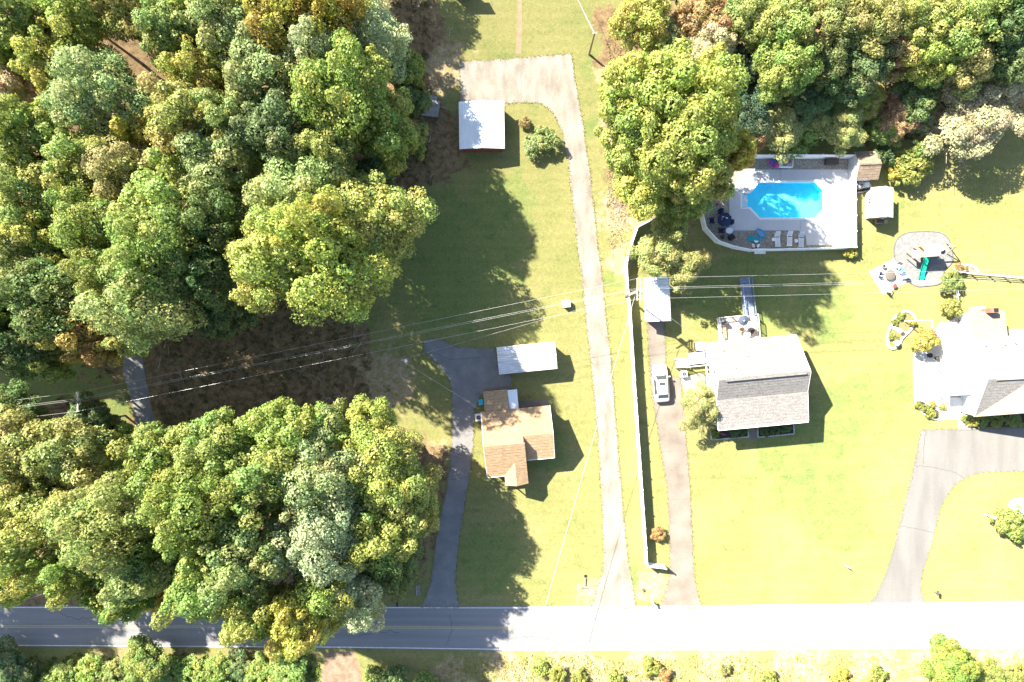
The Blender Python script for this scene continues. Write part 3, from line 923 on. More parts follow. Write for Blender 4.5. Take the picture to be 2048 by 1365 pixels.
for x in (E0 - .02, E1 + .02):
    part('rake_board', MB().beam((x, 0, 2.93), (x, yr, 6.26), .05, .2).beam((x, yr, 6.26), (x, yb, 4.76), .05, .2).beam((x, yb, 4.76), (x, ys, 4.17), .05, .2), M['white_paint'], h4)
part('gutter', MB().beam((E0, ys - .06, 4.2), (E1, ys - .06, 4.2), .14, .12), M['white_paint'], h4)
part('gutter', MB().beam((E0, .06, 2.93), (E1, .06, 2.93), .12, .12), M['white_paint'], h4)
for x in (.5, 3.8, 5.3, 7.8, 10.3):
    part('porch_post', MB().box((x, -10.0, 2.1), (.16, .16, 4.1)), M['white_paint'], h4)
part('porch_floor', MB().box((5.4, -9.4, .2), (10.2, 1.55, .4)), M['concrete'], h4)
for x in (1.8, 7.2): window(h4, x, -8.6, 1.7, 1.2, 1.3, -math.pi / 2)
door(h4, 4.6, -8.6, .4, -math.pi / 2, M['red'])
for y in (-3.2, -5.8): window(h4, wx0 - .07, y, 1.7, 1.0, 1.3, math.pi)
for y in (-3.6, -5.2): window(h4, wx0 - .07, y, 4.3, .8, 1.0, math.pi)
door(h4, wx0 - .07, -1.9, 1.0, math.pi, M['white_paint'])
for y in (-2.5, -6.2): window(h4, wx1 + .07, y, 1.7, 1.0, 1.3, 0)
for x, y in ((1.6, -.9), (4.2, -1.8), (2.4, -3.0)):
    z = 3.0 - y * (3.35 / 4.27)
    part('vent_pipe', MB().tube([(x, y, z - .1), (x, y, z + .3)], .05, 8), M['grey'], h4)

# ---- brown shingled house
h3 = house_frame('house', 'small house with brown shingled roofs and a white porch post', -3.71, -8.59, 5.5)
sb = M['shingle_brown']
shingle_plane(h3, [(4.72, 0, 3.0), (0, 0, 3.0), (0, -3.9, 5.4), (4.72, -3.9, 5.4)], sb, seed=1)
shingle_plane(h3, [(8.29, 0, 3.0), (4.725, 0, 3.0), (4.725, -3.13, 4.93), (8.29, -3.13, 4.93)], sb, seed=2)
shingle_plane(h3, [(4.725, -6.28, 3.0), (8.29, -6.28, 3.0), (8.29, -3.14, 4.93), (4.725, -3.14, 4.93)], sb, seed=3)
shingle_plane(h3, [(0, -7.9, 3.0), (2.1, -7.9, 3.0), (2.1, -3.91, 5.4), (0, -3.91, 5.4)], sb, seed=4)
shingle_plane(h3, [(2.105, -7.9, 3.0), (4.85, -7.9, 3.0), (4.85, -3.91, 5.4), (2.105, -3.91, 5.4)], sb, seed=5)
# porch gable
zr = 3.95
part('porch_roof', MB().plate([(2.06, -9.12, 3.02), (3.45, -9.15, zr), (3.45, -6.25, zr), (2.06, -7.85, 3.02)], .08), sb, h3)
part('porch_roof', MB().plate([(3.452, -9.15, zr), (4.85, -9.12, 3.02), (4.85, -7.85, 3.02), (3.452, -6.25, zr)], .08), sb, h3)
part('porch_post', MB().box((4.7, -9.0, 1.45), (.12, .12, 2.9)), M['white_paint'], h3)
part('porch_post', MB().box((2.2, -9.0, 1.45), (.12, .12, 2.9)), M['white_paint'], h3)
part('porch_floor', MB().box((3.45, -8.5, .15), (2.7, 1.4, .3)), M['concrete'], h3)
part('wall', MB().slabtop([(.25, -.3, 0), (.25, -.3, 3.05), (.25, -3.9, 5.25), (.25, -7.6, 3.05), (.25, -7.6, 0)], .12, (1, 0, 0)), M['brick_wall'], h3)
part('wall', MB().slabtop([(4.75, -6.0, 0), (4.75, -6.0, 3.8), (4.75, -3.13, 4.8), (4.75, -3.9, 5.25), (4.75, -7.6, 3.05), (4.75, -7.6, 0)], .12, (1, 0, 0)), M['brick_wall'], h3)
part('wall', MB().slabtop([(8.05, -.3, 0), (8.05, -.3, 3.05), (8.05, -3.13, 4.8), (8.05, -6.0, 3.05), (8.05, -6.0, 0)], .12, (1, 0, 0)), M['brick_wall'], h3)
part('wall', MB().box((4.15, -.32, 1.55), (7.66, .12, 3.1)), M['brick_wall'], h3)
part('wall', MB().box((2.5, -7.58, 1.5), (4.36, .12, 3.0)), M['brick_wall'], h3)
part('wall', MB().box((6.4, -5.98, 1.5), (3.16, .12, 3.0)), M['brick_wall'], h3)
door(h3, 3.4, -7.64, .3, -math.pi / 2, M['white_paint'])
window(h3, 1.2, -7.64, 1.6, 1.0, 1.2, -math.pi / 2); window(h3, 6.4, -6.04, 1.6, 1.4, 1.2, -math.pi / 2)
window(h3, 8.11, -2.6, 1.6, 1.0, 1.2, 0); window(h3, .19, -3.8, 1.6, 1.0, 1.2, math.pi)
for a, b in (((0, -7.96), (4.85, -7.96)), ((4.95, -6.34), (8.29, -6.34))):
    part('gutter', MB().beam((*a, 2.93), (*b, 2.93), .10, .10), M['white_paint'], h3)
for x, ya, yb_, za in ((-.03, 0, -7.9, 5.4), (8.32, 0, -6.28, 4.93)):
    ym = (ya + yb_) / 2
    part('rake_board', MB().beam((x, ya, 2.92), (x, ym, za - .08), .05, .16).beam((x, ym, za - .08), (x, yb_, 2.92), .05, .16), M['white_paint'], h3)
# back room with its lower roof, and the corrugated awning over the back door
shingle_plane(h3, [(3.35, 2.42, 2.75), (.42, 2.42, 2.75), (.42, .02, 3.08), (3.35, .02, 3.08)], sb, seed=8, name='back_roof')
part('wall', MB().box((1.9, 1.05, 1.3), (2.6, 2.3, 2.6)), M['brick_wall'], h3)
aw = part('awning', MB().beam((3.42, 2.35, 2.58), (3.42, -.1, 2.72), .05, .05).beam((4.5, 2.30, 2.38), (4.5, -.1, 2.5), .05, .05), M['galv'], h3)
rib_panels(aw, (4.55, -.1, 2.55), (4.55, 2.3, 2.55), (3.38, 2.3, 2.72), (3.38, -.1, 2.72), M['white_metal'], pw=1.2, ribs=4, along='ridge', name='awning_panel')
for y in (2.2, 0.2): part('awning_post', MB().box((4.48, y, 1.22), (.06, .06, 2.44)), M['galv'], h3)

# ---- house at the edge, pale roof
h8 = house_frame('house', 'house with pale tan roof, front cross gable and white patio beside it', 55.44, .39, 3.0)
st = M['shingle_tan']
pale = mat('pale tan shingle', [(.215, .192, .148), (.275, .246, .192)], scale=2.5, stretch=(.5, 2, 1), fine=.15, fscale=8, bump=.3, droughness=.6)
dk = pale
yr8 = -4.85
shingle_plane(h8, [(16, 0, 3.0), (0, 0, 3.0), (-.05, yr8, 6.0), (16, yr8, 6.0)], pale, seed=1)
shingle_plane(h8, [(0, -9.5, 3.0), (16, -9.5, 3.0), (16, yr8 - .01, 6.0), (-.05, yr8 - .01, 6.0)], M['shingle_grey'], seed=2)
part('ridge_vent', MB().plate([(.9, yr8 + .15, 5.97), (.9, yr8 - .2, 5.97), (15, yr8 - .2, 5.97), (15, yr8 + .15, 5.97)], -.08), pale, h8)
# cross gable
xg = 4.95
gy = yr8 - .55
part('cross_gable', MB().plate([(.0, -9.58, 3.03), (xg, -9.05, 5.75), (xg, gy, 5.75)], .06), pale, h8)
part('cross_gable', MB().plate([(xg + .005, -9.05, 5.75), (2 * xg, -9.58, 3.03), (xg + .005, gy, 5.75)], .06), pale, h8)
part('ridge_cap', MB().beam((xg, gy - .1, 5.79), (xg, -9.05, 5.79), .3, .05), pale, h8)
part('wall', MB().slabtop([(.3, -.3, 0), (.3, -.3, 3.0), (.3, yr8, 5.85), (.3, -9.2, 3.0), (.3, -9.2, 0)], .14, (1, 0, 0)), M['siding_white'], h8)
part('wall', MB().slabtop([(15.7, -.3, 0), (15.7, -.3, 3.0), (15.7, yr8, 5.85), (15.7, -9.2, 3.0), (15.7, -9.2, 0)], .14, (1, 0, 0)), M['siding_white'], h8)
part('wall', MB().box((8, -.32, 1.5), (15.2, .14, 3.0)), M['siding_white'], h8)
part('wall', MB().box((8, -9.16, 1.5), (15.2, .14, 3.0)), M['siding_white'], h8)
part('rake_board', MB().beam((-.03, 0, 2.93), (-.07, yr8, 5.93), .06, .2).beam((-.07, yr8, 5.93), (-.03, -9.5, 2.93), .06, .2), M['white_paint'], h8)
for x in (3, 9): window(h8, x, -9.24, 1.6, 1.2, 1.3, -math.pi / 2)
for y in (-3, -6): window(h8, .22, y, 1.6, 1.0, 1.2, math.pi)
shingle_plane(h8, [(4.5, 3.1, 2.7), (.25, 3.1, 2.7), (.25, .02, 3.02), (4.5, .02, 3.02)], pale, seed=4, name='back_roof')
part('wall', MB().box((2.4, 1.3, 1.3), (3.8, 2.9, 2.6)), M['siding_white'], h8)
part('chimney', MB().box((2.6, 3.15, 1.9), (.9, .55, 3.8)), M['brick_wall'], h8)
part('chimney_cap', MB().box((2.72, 3.2, 3.86), (.5, .4, .1)), M['black'], h8)
for x, y in ((1.3, -1.0), (3.6, -1.0), (4.9, -.9), (6.2, -1.1)):
    part('vent_pipe', MB().tube([(x, y, 3.5), (x, y, 4.0)], .06, 8), M['grey'], h8)
# white cover over part of the patio, porch roof
cv = part('patio_cover', MB().box((-1.6, -3.4, 2.56), (3.0, 7.0, .05)), M['white_metal'], h8)
for k in range(8):
    part('cover_panel', MB().box((-1.6, -3.4 + (-3.5 + .4375 + k * .875), 2.62), (3.06, .85, .06)), M['white_metal'], cv)
for y in (-.1, -3.4, -6.7): part('cover_post', MB().box((-3.0, y, 1.26), (.10, .10, 2.52)), M['white_paint'], h8)
part('porch_roof', MB().plate([(-1.15, -9.0, 2.5), (-.1, -9.4, 2.8), (-.1, -7.1, 2.8), (-.5, -7.2, 2.65)], .08), M['white_metal'], h8)

# ---- deck floor, steps, beds by the pale roofed house
dk0 = thing('porch_deck', 'grey boarded porch floor with white steps below the patio cover', 'porch', P(1905, 812))
for k in range(11):
    part('floor_board', MB().box(P(1921, 797 + k * 2.55, .36) + Vector((0, 0, 0)), (2.7, .145, .05)), M['wood_white'], dk0, world=True)
part('frame', MB().box(P(1921, 809.5, .165), (2.65, 1.7, .33)), M['white_paint'], dk0, world=True)
for k in range(4):
    part('step', MB().box(P(1899, 826 + k * 4, .15) - Vector((0, 0, .038 * k - .0)), (2.5, .25, .30 - .075 * k)), M['white_paint'], dk0, world=True)

# ---- wooden deck behind the grey shingled house
def Hl(u, v):   # local point of the grey house in world xy
    c, s = math.cos(math.radians(5.4)), math.sin(math.radians(5.4))
    return (23.63 + u * c - v * s, -.35 + u * s + v * c)


def rail(parent, a, b, h, m, base=0.0, base2=None, post=1.5, bal=.16):
    base2 = base if base2 is None else base2
    A, B = Vector((*a, base)), Vector((*b, base2))
    up = Vector((0, 0, 1))
    L_ = (B - A).length
    k = max(1, round(L_ / post))
    o = part('railing', MB().beam(A + up * h, B + up * h, .09, .045).beam(A + up * .12, B + up * .12, .045, .07), m, parent)
    mb = MB()
    for i in range(k + 1): mb.box(A.lerp(B, i / k) + up * (h / 2 - .0), (.09, .09, h - .05), math.atan2((B - A).y, (B - A).x))
    nb = int(L_ / bal)
    for i in range(1, nb): mb.box(A.lerp(B, i / nb) + up * (h / 2 + .05), (.035, .035, h - .18), math.atan2((B - A).y, (B - A).x))
    part('baluster', mb, m, o, kind='stuff')


deck = thing('wooden_deck', 'raised white wooden deck with railings behind the grey shingled house', 'deck', (*Hl(4.4, .5), 0), math.radians(5.4))
ww = M['wood_white']
wg = mat('worn deck boards', [(.33, .30, .27), (.46, .43, .40)], scale=1.5, fine=.15, fscale=6, var=.1)
for k in range(34):
    part('floor_board', MB().box((-2.3 + k * .1415, 1.05, .97), (.132, 3.0, .04)), wg, deck)
part('frame', MB().box((.03, 1.05, .86), (4.75, 2.95, .16)), ww, deck)
for x in (-2.2, 0, 2.3):
    for y in (-.2, 2.4): part('support_post', MB().box((x, y, .39), (.12, .12, .78)), ww, deck)
rail(deck, (-2.33, -.35), (-2.33, 2.52), .9, ww, .99)
rail(deck, (-2.33, 2.52), (1.05, 2.52), .9, ww, .99)
rail(deck, (2.42, -.35), (2.42, 2.52), .9, ww, .99)
ramp = thing('wooden_ramp', 'long railed wooden ramp leading from the lawn up to the raised deck', 'ramp', (*Hl(4.4, .5), 0), math.radians(5.4))
bluegrey = mat('shade blue deck boards', [(.15, .19, .26), (.22, .26, .33)], scale=2, fine=.1, var=.12)  # grey boards with the blue of the shade put into their colour
y1, y0 = 2.56, 7.25
for k in range(40):
    t = (k + .5) / 40
    y = y1 + (y0 - y1) * t
    part('floor_board', MB().box((1.55 + .22 * t, y, .97 * (1 - t) + .04), (1.3, .105, .035), tilt=('X', -.2)), bluegrey, ramp)
part('frame', MB().beam((1.0, y1, .88), (1.22, y0, .02), .06, .14).beam((2.1, y1, .88), (2.32, y0, .02), .06, .14), ww, ramp)
rail(ramp, (.95, y1), (1.17, y0), .9, bluegrey, .97, .04, post=1.2)
rail(ramp, (2.2, y1), (2.42, y0), .9, bluegrey, .97, .04, post=1.2)

# side landing with stairs
ld = thing('side_stairs', 'white railed landing and stairs at the driveway side of the grey shingled house', 'stairs', (*Hl(-.0, -1.9), 0), math.radians(5.4))
for k in range(9):
    part('floor_board', MB().box((-.92, .82 - .155 * k - .0, .98), (1.95, .147, .04)), ww, ld)
part('frame', MB().box((-.92, .2, .87), (1.9, 1.35, .17)), ww, ld)
for x, y in ((-1.8, .8), (-1.8, -.4)): part('support_post', MB().box((x, y, .39), (.12, .12, .78)), ww, ld)
for k in range(5):
    part('tread', MB().box((-2.05 - .29 * k, -.2, .82 - .17 * k), (.30, .95, .05)), ww, ld)
part('stringer', MB().beam((-1.9, .3, .85), (-3.5, .3, .05), .05, .22).beam((-1.9, -.7, .85), (-3.5, -.7, .05), .05, .22), ww, ld)
rail(ld, (-1.9, .9), (.1, .9), .9, ww, 1.0, bal=.14)
rail(ld, (-1.9, .36), (-1.9, .9), .9, ww, 1.0, bal=.14)
rail(ld, (-3.5, .34), (-1.92, .34), .9, ww, .05, .95, bal=.14)
rail(ld, (-3.5, -.72), (-1.92, -.72), .9, ww, .05, .95, bal=.14)
rail(ld, (-1.9, -.72), (.1, -.72), .9, ww, 1.0, bal=.14)

mb = MB()
bx = thing('propane_shed', 'white topped small storage box beside the side landing', 'storage box', P(1396, 693, 0), math.radians(5))
part('body', MB().box((0, 0, .6), (1.0, .85, 1.2)), M['brown'], bx)
part('lid', MB().box((0, 0, 1.24), (1.15, 1.0, .09)), M['white_paint'], bx)
lad = thing('step_ladder', 'brown wooden ladder leaning near the side landing', 'ladder', P(1379, 704), 0)
part('rail', MB().beam((-.13, -.5, .0), (-.13, .45, .55), .06, .05), M['pole_wood'], lad)
part('rail', MB().beam((.13, -.5, .0), (.13, .45, .55), .06, .05), M['pole_wood'], lad)
for k in range(4): part('rung', MB().beam((-.13, -.35 + .22 * k, .09 + .127 * k), (.13, -.35 + .22 * k, .09 + .127 * k), .03, .03), M['pole_wood'], lad)


def ac_unit(label, loc, rz, m, s=.8):
    o = thing('air_conditioner', label, 'air conditioner', loc, rz)
    part('housing', MB().box((0, 0, .4), (s, s, .72)), m, o)
    part('pad', MB().box((0, 0, .03), (s + .2, s + .2, .06)), M['concrete'], o)
    part('fan_grille', MB().torus((0, 0, .775), .27, .025, 18, 6).box((0, 0, .775), (.56, .03, .02)).box((0, 0, .775), (.03, .56, .02)), M['galv'], o)
    part('fan', MB().lathe((0, 0, .762), [(.27, 0), (.27, .004), (.001, .006)], 16), M['black'], o)


ac_unit('pale air conditioner with round fan against the brown shingled house', P(957.5, 834.5), .1, M['white_paint'], .85)
ac_unit('pale blue-grey air conditioner below the side stairs of the grey house', P(1366, 748), .1, M['white_metal'], .75)
bn = thing('wheelie_bin', 'cyan plastic bin beside the back room of the brown house', 'bin', P(962.5, 804), .1)
part('body', MB().box((0, 0, .5), (.5, .6, 1.0)), M['cyanbin'], bn)
part('lid', MB().box((0, .02, 1.03), (.56, .68, .06)), M['cyanbin'], bn)
part('wheel', MB().tube([(-.28, .3, .1), (-.22, .3, .1)], .1, 10), M['tyre'], bn)
part('wheel', MB().tube([(.22, .3, .1), (.28, .3, .1)], .1, 10), M['tyre'], bn)


# ------------------------------------------------------------------ the car
def make_car():
    c = P(1319.5, 766.5)
    o = thing('parked_car', 'white car with dark sunroof parked on the brownish driveway', 'car', c, math.radians(5.0))
    stn = [(2.36, .62, .52, .50, .62), (2.28, .78, .70, .66, .76), (2.05, .90, .82, .74, .90), (1.5, .94, .92, .80, 1.00), (1.12, .95, .98, .80, 1.06), (.45, .955, 1.03, .66, 1.50), (-.1, .955, 1.04, .66, 1.60), (-.9, .95, 1.05, .65, 1.58), (-1.3, .94, 1.04, .64, 1.50), (-1.82, .92, 1.03, .66, 1.16), (-2.1, .89, .98, .68, 1.04), (-2.28, .82, .80, .64, .86), (-2.34, .70, .55, .55, .62)]
    vs, fs = [], []
    for y, w, zb, wt, zt in stn:
        vs += [(-w * .93, y, .22), (-w, y, .45), (-w * .985, y, zb), (-wt, y, zt), (-wt * .5, y, zt + .03), (wt * .5, y, zt + .03), (wt, y, zt), (w * .985, y, zb), (w, y, .45), (w * .93, y, .22)]
    k = 10
    for i in range(len(stn) - 1):
        for j in range(k):
            fs.append((i * k + j, i * k + (j + 1) % k, (i + 1) * k + (j + 1) % k, (i + 1) * k + j))
    fs.append(tuple(range(k))); fs.append(tuple((len(stn) - 1) * k + j for j in range(k - 1, -1, -1)))
    b = part('body', MB().add(vs, fs), M['car_paint'], o, smooth=True)
    md = b.modifiers.new('sub', 'SUBSURF'); md.levels = 2; md.render_levels = 2
    part('windshield', MB().plate([(-.69, 1.02, 1.13), (.69, 1.02, 1.13), (.58, .50, 1.475), (-.58, .50, 1.475)], -.035), M['carglass'], o)
    part('rear_window', MB().plate([(-.60, -1.34, 1.50), (.60, -1.34, 1.50), (.64, -1.78, 1.215), (-.64, -1.78, 1.215)], -.04), M['carglass'], o)
    part('sunroof', MB().plate([(-.36, .18, 1.60), (.36, .18, 1.60), (.36, -.20, 1.622), (-.36, -.20, 1.622)], -.03), M['carglass'], o)
    for s in (-1, 1):
        part('side_window', MB().plate([(s * .925, .85, 1.07), (s * .935, -1.35, 1.10), (s * .70, -1.15, 1.49), (s * .72, .38, 1.45)], -.02), M['carglass'], o)
        part('door_handle', MB().box((s * .965, -.3, .88), (.04, .2, .04)), M['car_paint'], o)
        mr = part('mirror', MB().box((s * 1.06, .78, 1.02), (.22, .12, .16)), M['car_paint'], o)
        part('headlight', MB().box((s * .66, 2.20, .70), (.34, .16, .14), s * -.45), M['glass'], o)
        part('tail_light', MB().box((s * .78, -2.16, .84), (.14, .10, .12), s * .4), M['red'], o)
        for y in (1.45, -1.42):
            w_ = part('wheel', MB().tube([(s * .72, y, .34), (s * .95, y, .34)], .34, 18), M['tyre'], o)
            part('rim', MB().tube([(s * .945, y, .34), (s * .965, y, .34)], .22, 14), M['galv'], w_)


make_car()

# ------------------------------------------------------------------ poles and wires
def utility_pole(name, label, base, h, arm=True, lean=0):
    o = thing(name, label, 'utility pole', (base.x, base.y, 0))
    part('pole', MB().tube([(0, 0, 0), (0, 0, h)], .15, 10, .10), M['pole_wood'], o)
    return o


pa = P(1250.5, 592)
up = utility_pole('utility_pole', 'tall timber utility pole with crossarms and transformer by the long white fence', pa, 10.3)
for dx in (-.16, .16):
    part('crossarm', MB().box((dx, .1, 9.75), (.10, 2.5, .12)), M['wire'], up)
part('crossarm', MB().box((0, .0, 8.7), (2.1, .10, .12), .5), M['wire'], up)
for x in (-.16, .16):
    for y in (-1.0, .25, 1.25):
        part('insulator', MB().lathe((x, y, 9.81), [(.04, 0), (.08, .05), (.05, .1), (.07, .15), (.03, .2)], 8), M['white_paint'], up)
part('transformer', MB().lathe((.42, -.12, 7.7), [(.02, 0), (.26, .02), (.28, .1), (.28, .85), (.2, .95), (.05, 1.0)], 14), M['galv'], up)
part('bracket', MB().beam((.1, 0, 8.0), (.3, -.1, 8.0), .06, .1), M['galv'], up)
pb = P(250, 791)
upl = utility_pole('utility_pole', 'utility pole with a single crossarm among the trees by the woodland path', pb, 10.3)
part('crossarm', MB().box((0, 0, 10.0), (.12, 2.3, .13)), M['wire'], upl)
part('brace', MB().beam((.02, -.55, 9.95), (.02, 0, 9.4), .05, .05).beam((.02, .55, 9.95), (.02, 0, 9.4), .05, .05), M['galv'], upl)
for y in (-1.05, .35, 1.05): part('insulator', MB().lathe((0, y, 10.06), [(.04, 0), (.08, .05), (.05, .1), (.07, .15), (.03, .2)], 8), M['white_paint'], upl)
pc = P(2430, 560)
upr = utility_pole('utility_pole', 'utility pole beyond the house with the pale roof', pc, 10.3)
part('crossarm', MB().box((0, 0, 10.0), (.12, 2.5, .13)), M['wire'], upr)
pd = P(1178, 109)
upt = utility_pole('utility_pole', 'slim pale service pole beside the thicket north of the concrete pad', pd, 6.4)
part('cap', MB().box((0, 0, 6.3), (.5, .08, .1)), M['wire'], upt)
pe = P(818, 717.5)
ups = utility_pole('utility_pole', 'short service pole with a lamp in the dappled lawn by the grey drive', pe, 7.2)
part('lamp_arm', MB().beam((0, 0, 7.0), (.55, -.1, 7.15), .05, .05), M['galv'], ups)
part('lamp_head', MB().lathe((.6, -.1, 7.02), [(.02, .18), (.16, .15), (.2, 0), (.02, -.02)], 10), M['white_paint'], ups)


def wire(a, b, sag, label, r=.028, name='power_line'):
    a, b = Vector(a), Vector(b)
    n = 24
    pts = [a.lerp(b, i / n) - Vector((0, 0, sag * 4 * (i / n) * (1 - i / n))) for i in range(n + 1)]
    base = pts[n // 2].copy()
    single(name, label, 'wire', MB().tube([p - base for p in pts], r, 5), M['wire'], base, group='overhead wires')


def tip(p, y, z=10.1): return Vector((p.x, p.y + y, z))


for k, (yl, ym, w_) in enumerate([(1.05, 1.35, 'northern'), (.35, .28, 'middle'), (.18, .12, 'lower middle'), (-1.05, -.95, 'southern')]):
    wire(tip(pb, yl, 10.22), tip(pa, ym, 9.95), .75 if k in (0, 3) else 1.0, f'{w_} wire strung over the woods from the path to the transformer pole', .010)
    wire(tip(pb, yl, 10.22), tip(P(-650, 900), yl, 10.2), .8, f'{w_} wire going out past the woods from the path pole', .010)
    wire(tip(pa, ym, 9.95), tip(pc, [1.2, .3, .02, -1.0][k], 10.1), .9, f'{w_} wire passing over the deck ramp and playground', .010)
wire(tip(pa, .1, 8.4), P(1032, 1420, 8.0), .6, 'drop wire slanting down across the long driveway and road', .022)
wire(tip(pa, -.2, 7.6), tip(pe, 0, 7.0), .5, 'thin service wire to the short lamp pole', .009)
wire(tip(pe, 0, 7.0), P(958, 818, 3.2), .25, 'thin service wire from lamp pole to the brown house', .009)
wire(tip(upt.location, 0, 6.2), P(1120, -80, 6.0), .3, 'pale wire leaving the slim service pole northward', .02)
wire(tip(pa, 0, 7.9), Vector((*Hl(.2, -.4), 3.6)), .3, 'service wire from the transformer to the grey house', .009)

fp = thing('flagpole', 'tall white pole with a short arm beside the kidney shaped bed', 'pole', P(1809, 643))
part('pole', MB().tube([(0, 0, 0), (0, 0, 6.2)], .07, 8, .05), M['white_paint'], fp)
part('arm', MB().beam((0, 0, 6.1), (-.05, -.75, 6.1), .06, .06), M['white_paint'], fp)
part('finial', MB().lathe((-.05, -.8, 6.0), [(.02, 0), (.13, .05), (.13, .15), (.02, .2)], 8), M['white_paint'], fp)

# ------------------------------------------------------------------ small posts, boxes
tb = thing('transformer_box', 'pale green ground transformer box on the lawn under the wires', 'utility box', P(1132, 608), .1)
part('cabinet', MB().box((0, 0, .4), (.9, .75, .8)), M['white_metal'], tb)
part('lid', MB().box((0, -.05, .83), (.96, .85, .06)), mat('pale green paint', (.45, .53, .47), rough=.5), tb)
part('pad', MB().box((0, 0, .04), (1.1, 1.0, .08)), M['concrete'], tb)


def mailbox(label, loc, rz, m, post=None):
    o = thing('mailbox', label, 'mailbox', loc, rz)
    part('post', MB().box((0, 0, .5), (.10, .10, 1.0)), post or M['white_paint'], o)
    body = MB()
    prof = [(-.11, 0), (.11, 0), (.11, .14), (.07, .2), (0, .23), (-.07, .2), (-.11, .14)]
    body.add([(x, y, 1.0 + z) for y in (-.28, .28) for x, z in prof], [tuple(range(7)), tuple(range(13, 6, -1))] + [(i, 7 + i, 7 + (i + 1) % 7, (i + 1) % 7) for i in range(7)])
    part('box', body, m, o)
    part('flag', MB().box((.125, .1, 1.2), (.02, .05, .16)), M['red'], o)


mailbox('white mailbox at the mouth of the brownish driveway', P(1303, 1201), .3, M['white_paint'])
mailbox('black mailbox at the road edge under the overhanging trees', P(797, 1203), 0, M['black'], M['pole_wood'])
mailbox('dark mailbox at the mouth of the curved grey driveway', P(1866, 1181), 0, M['dark_grey'], M['pole_wood'])
sg = thing('yard_sign', 'small white sign on a post in the open front lawn', 'sign', P(1690, 1130), -.5)
part('post', MB().box((0, 0, .45), (.07, .07, .9)), M['white_paint'], sg)
part('board', MB().box((0, -.05, .8), (.6, .04, .35)), M['white_paint'], sg)
lp = thing('lamp_post', 'short white lamp post beside the round shrub', 'lamp post', P(1970, 1029))
part('post', MB().tube([(0, 0, 0), (0, 0, 1.7)], .06, 8), M['white_paint'], lp)
part('lantern', MB().lathe((0, 0, 1.65), [(.05, 0), (.16, .05), (.18, .3), (.05, .42)], 8), M['white_paint'], lp)
bnch = thing('garden_bench', 'small grey bench in the shade beside the grey drive', 'bench', P(838, 1178), .05)
part('seat', MB().box((0, 0, .43), (.4, 1.2, .05)), M['wood_grey'], bnch)
part('backrest', MB().box((-.22, 0, .68), (.05, 1.2, .4)), M['wood_grey'], bnch)
for y in (-.5, .5):
    for x in (-.15, .15): part('leg', MB().box((x, y, .2), (.06, .06, .40)), M['wood_grey'], bnch)
cl = thing('drain_culvert', 'dark drain opening with a rusty pipe in the lawn by the long driveway', 'drain', P(1170, 1166))
part('pipe', MB().tube([(0, -.3, .1), (0, .6, .12)], .12, 10), M['track'], cl)
part('grate', MB().box((0, -.65, .04), (.9, .14, .08)), M['darkstone'], cl)
part('cover', MB().box((.05, .85, .05), (.3, .3, .10)), M['black'], cl)
st_ = thing('boundary_stump', 'low dark stump by the end of the long driveway', 'stump', P(1286, 1180))
part('trunk', MB().lathe((0, 0, 0), [(.22, 0), (.16, .12), (.15, .26), (.01, .27)], 10), M['bark'], st_)

# weathered platform under the edge of the woods
pf = thing('boarded_platform', 'dark grey boarded platform at the edge of the woods', 'platform', P(862, 217, .5), math.radians(-7))
for k in range(15):
    part('board', MB().box((-1.0 + .14 * k, 0, .0), (.132, 2.05, .05)), M['wood_grey'], pf)
part('frame', MB().box((-.02, 0, -.24), (2.05, 2.0, .42)), M['dark_grey'], pf)
part('step', MB().box((.15, 1.35, -.3), (.8, .6, .3)), M['wood_grey'], pf)
part('step', MB().box((-1.35, -.55, -.35), (.55, .35, .25)), M['wood_grey'], pf)

# ------------------------------------------------------------------ pool furniture
def chair(label, loc, rz, m, group, seat_m=None, name='patio_chair', scale=1.0):
    o = thing(name, label, 'chair', loc, rz, group)
    part('seat', MB().box((0, .02, .40), (.52, .52, .05)), seat_m or m, o)
    bk = MB()
    for i in range(5): bk.box((-.22 + .11 * i, .31, .70), (.095, .03, .62), tilt=('X', -.25))
    part('backrest', bk, m, o)
    for s in (-1, 1):
        part('armrest', MB().box((s * .31, .0, .60), (.09, .62, .035)), m, o)
        part('leg', MB().box((s * .29, -.22, .29), (.06, .06, .58)), m, o)
        part('leg', MB().box((s * .29, .24, .29), (.06, .06, .58)), m, o)
    o.scale = (scale,) * 3
    return o


um = thing('umbrella_table', 'navy parasol with pale stripes over a table at the curved pool corner', 'parasol', P(1440.5, 444.5) + Vector((0, 0, .05)))
part('table_top', MB().lathe((0, 0, .7), [(.001, 0), (.55, 0), (.55, .04), (.001, .04)], 20), M['navy'], um)
part('pole', MB().tube([(0, 0, 0), (0, 0, 2.15)], .03, 8), M['galv'], um)
part('base', MB().lathe((0, 0, 0), [(.3, 0), (.3, .06), (.05, .1), (.001, .1)], 14), M['black'], um)
cn = MB()
R_ = .92
ring = [(R_ * math.cos(math.pi / 4 * i + .39), R_ * math.sin(math.pi / 4 * i + .39), 1.85) for i in range(8)]
cn.add(ring + [(0, 0, 2.2)] + [(x, y, z - .03) for x, y, z in ring] + [(0, 0, 2.16)], [(i, (i + 1) % 8, 8) for i in range(8)] + [(9 + (i + 1) % 8, 9 + i, 17) for i in range(8)] + [(i, 9 + i, 9 + (i + 1) % 8, (i + 1) % 8) for i in range(8)])
canopy = part('canopy', cn, M['navy'], um)
for a in (-.55, -.22, .11, .44):
    d = Vector((-math.cos(a) * .9, -math.sin(a) * .9 + .1, 0))
    p0 = Vector((.3, .12, 2.105)); p1 = Vector((d.x * .62 + .15, d.y * .62, 2.0))
    part('stripe', MB().beam(p0, p1, .06, .09), M['white_paint'], canopy)
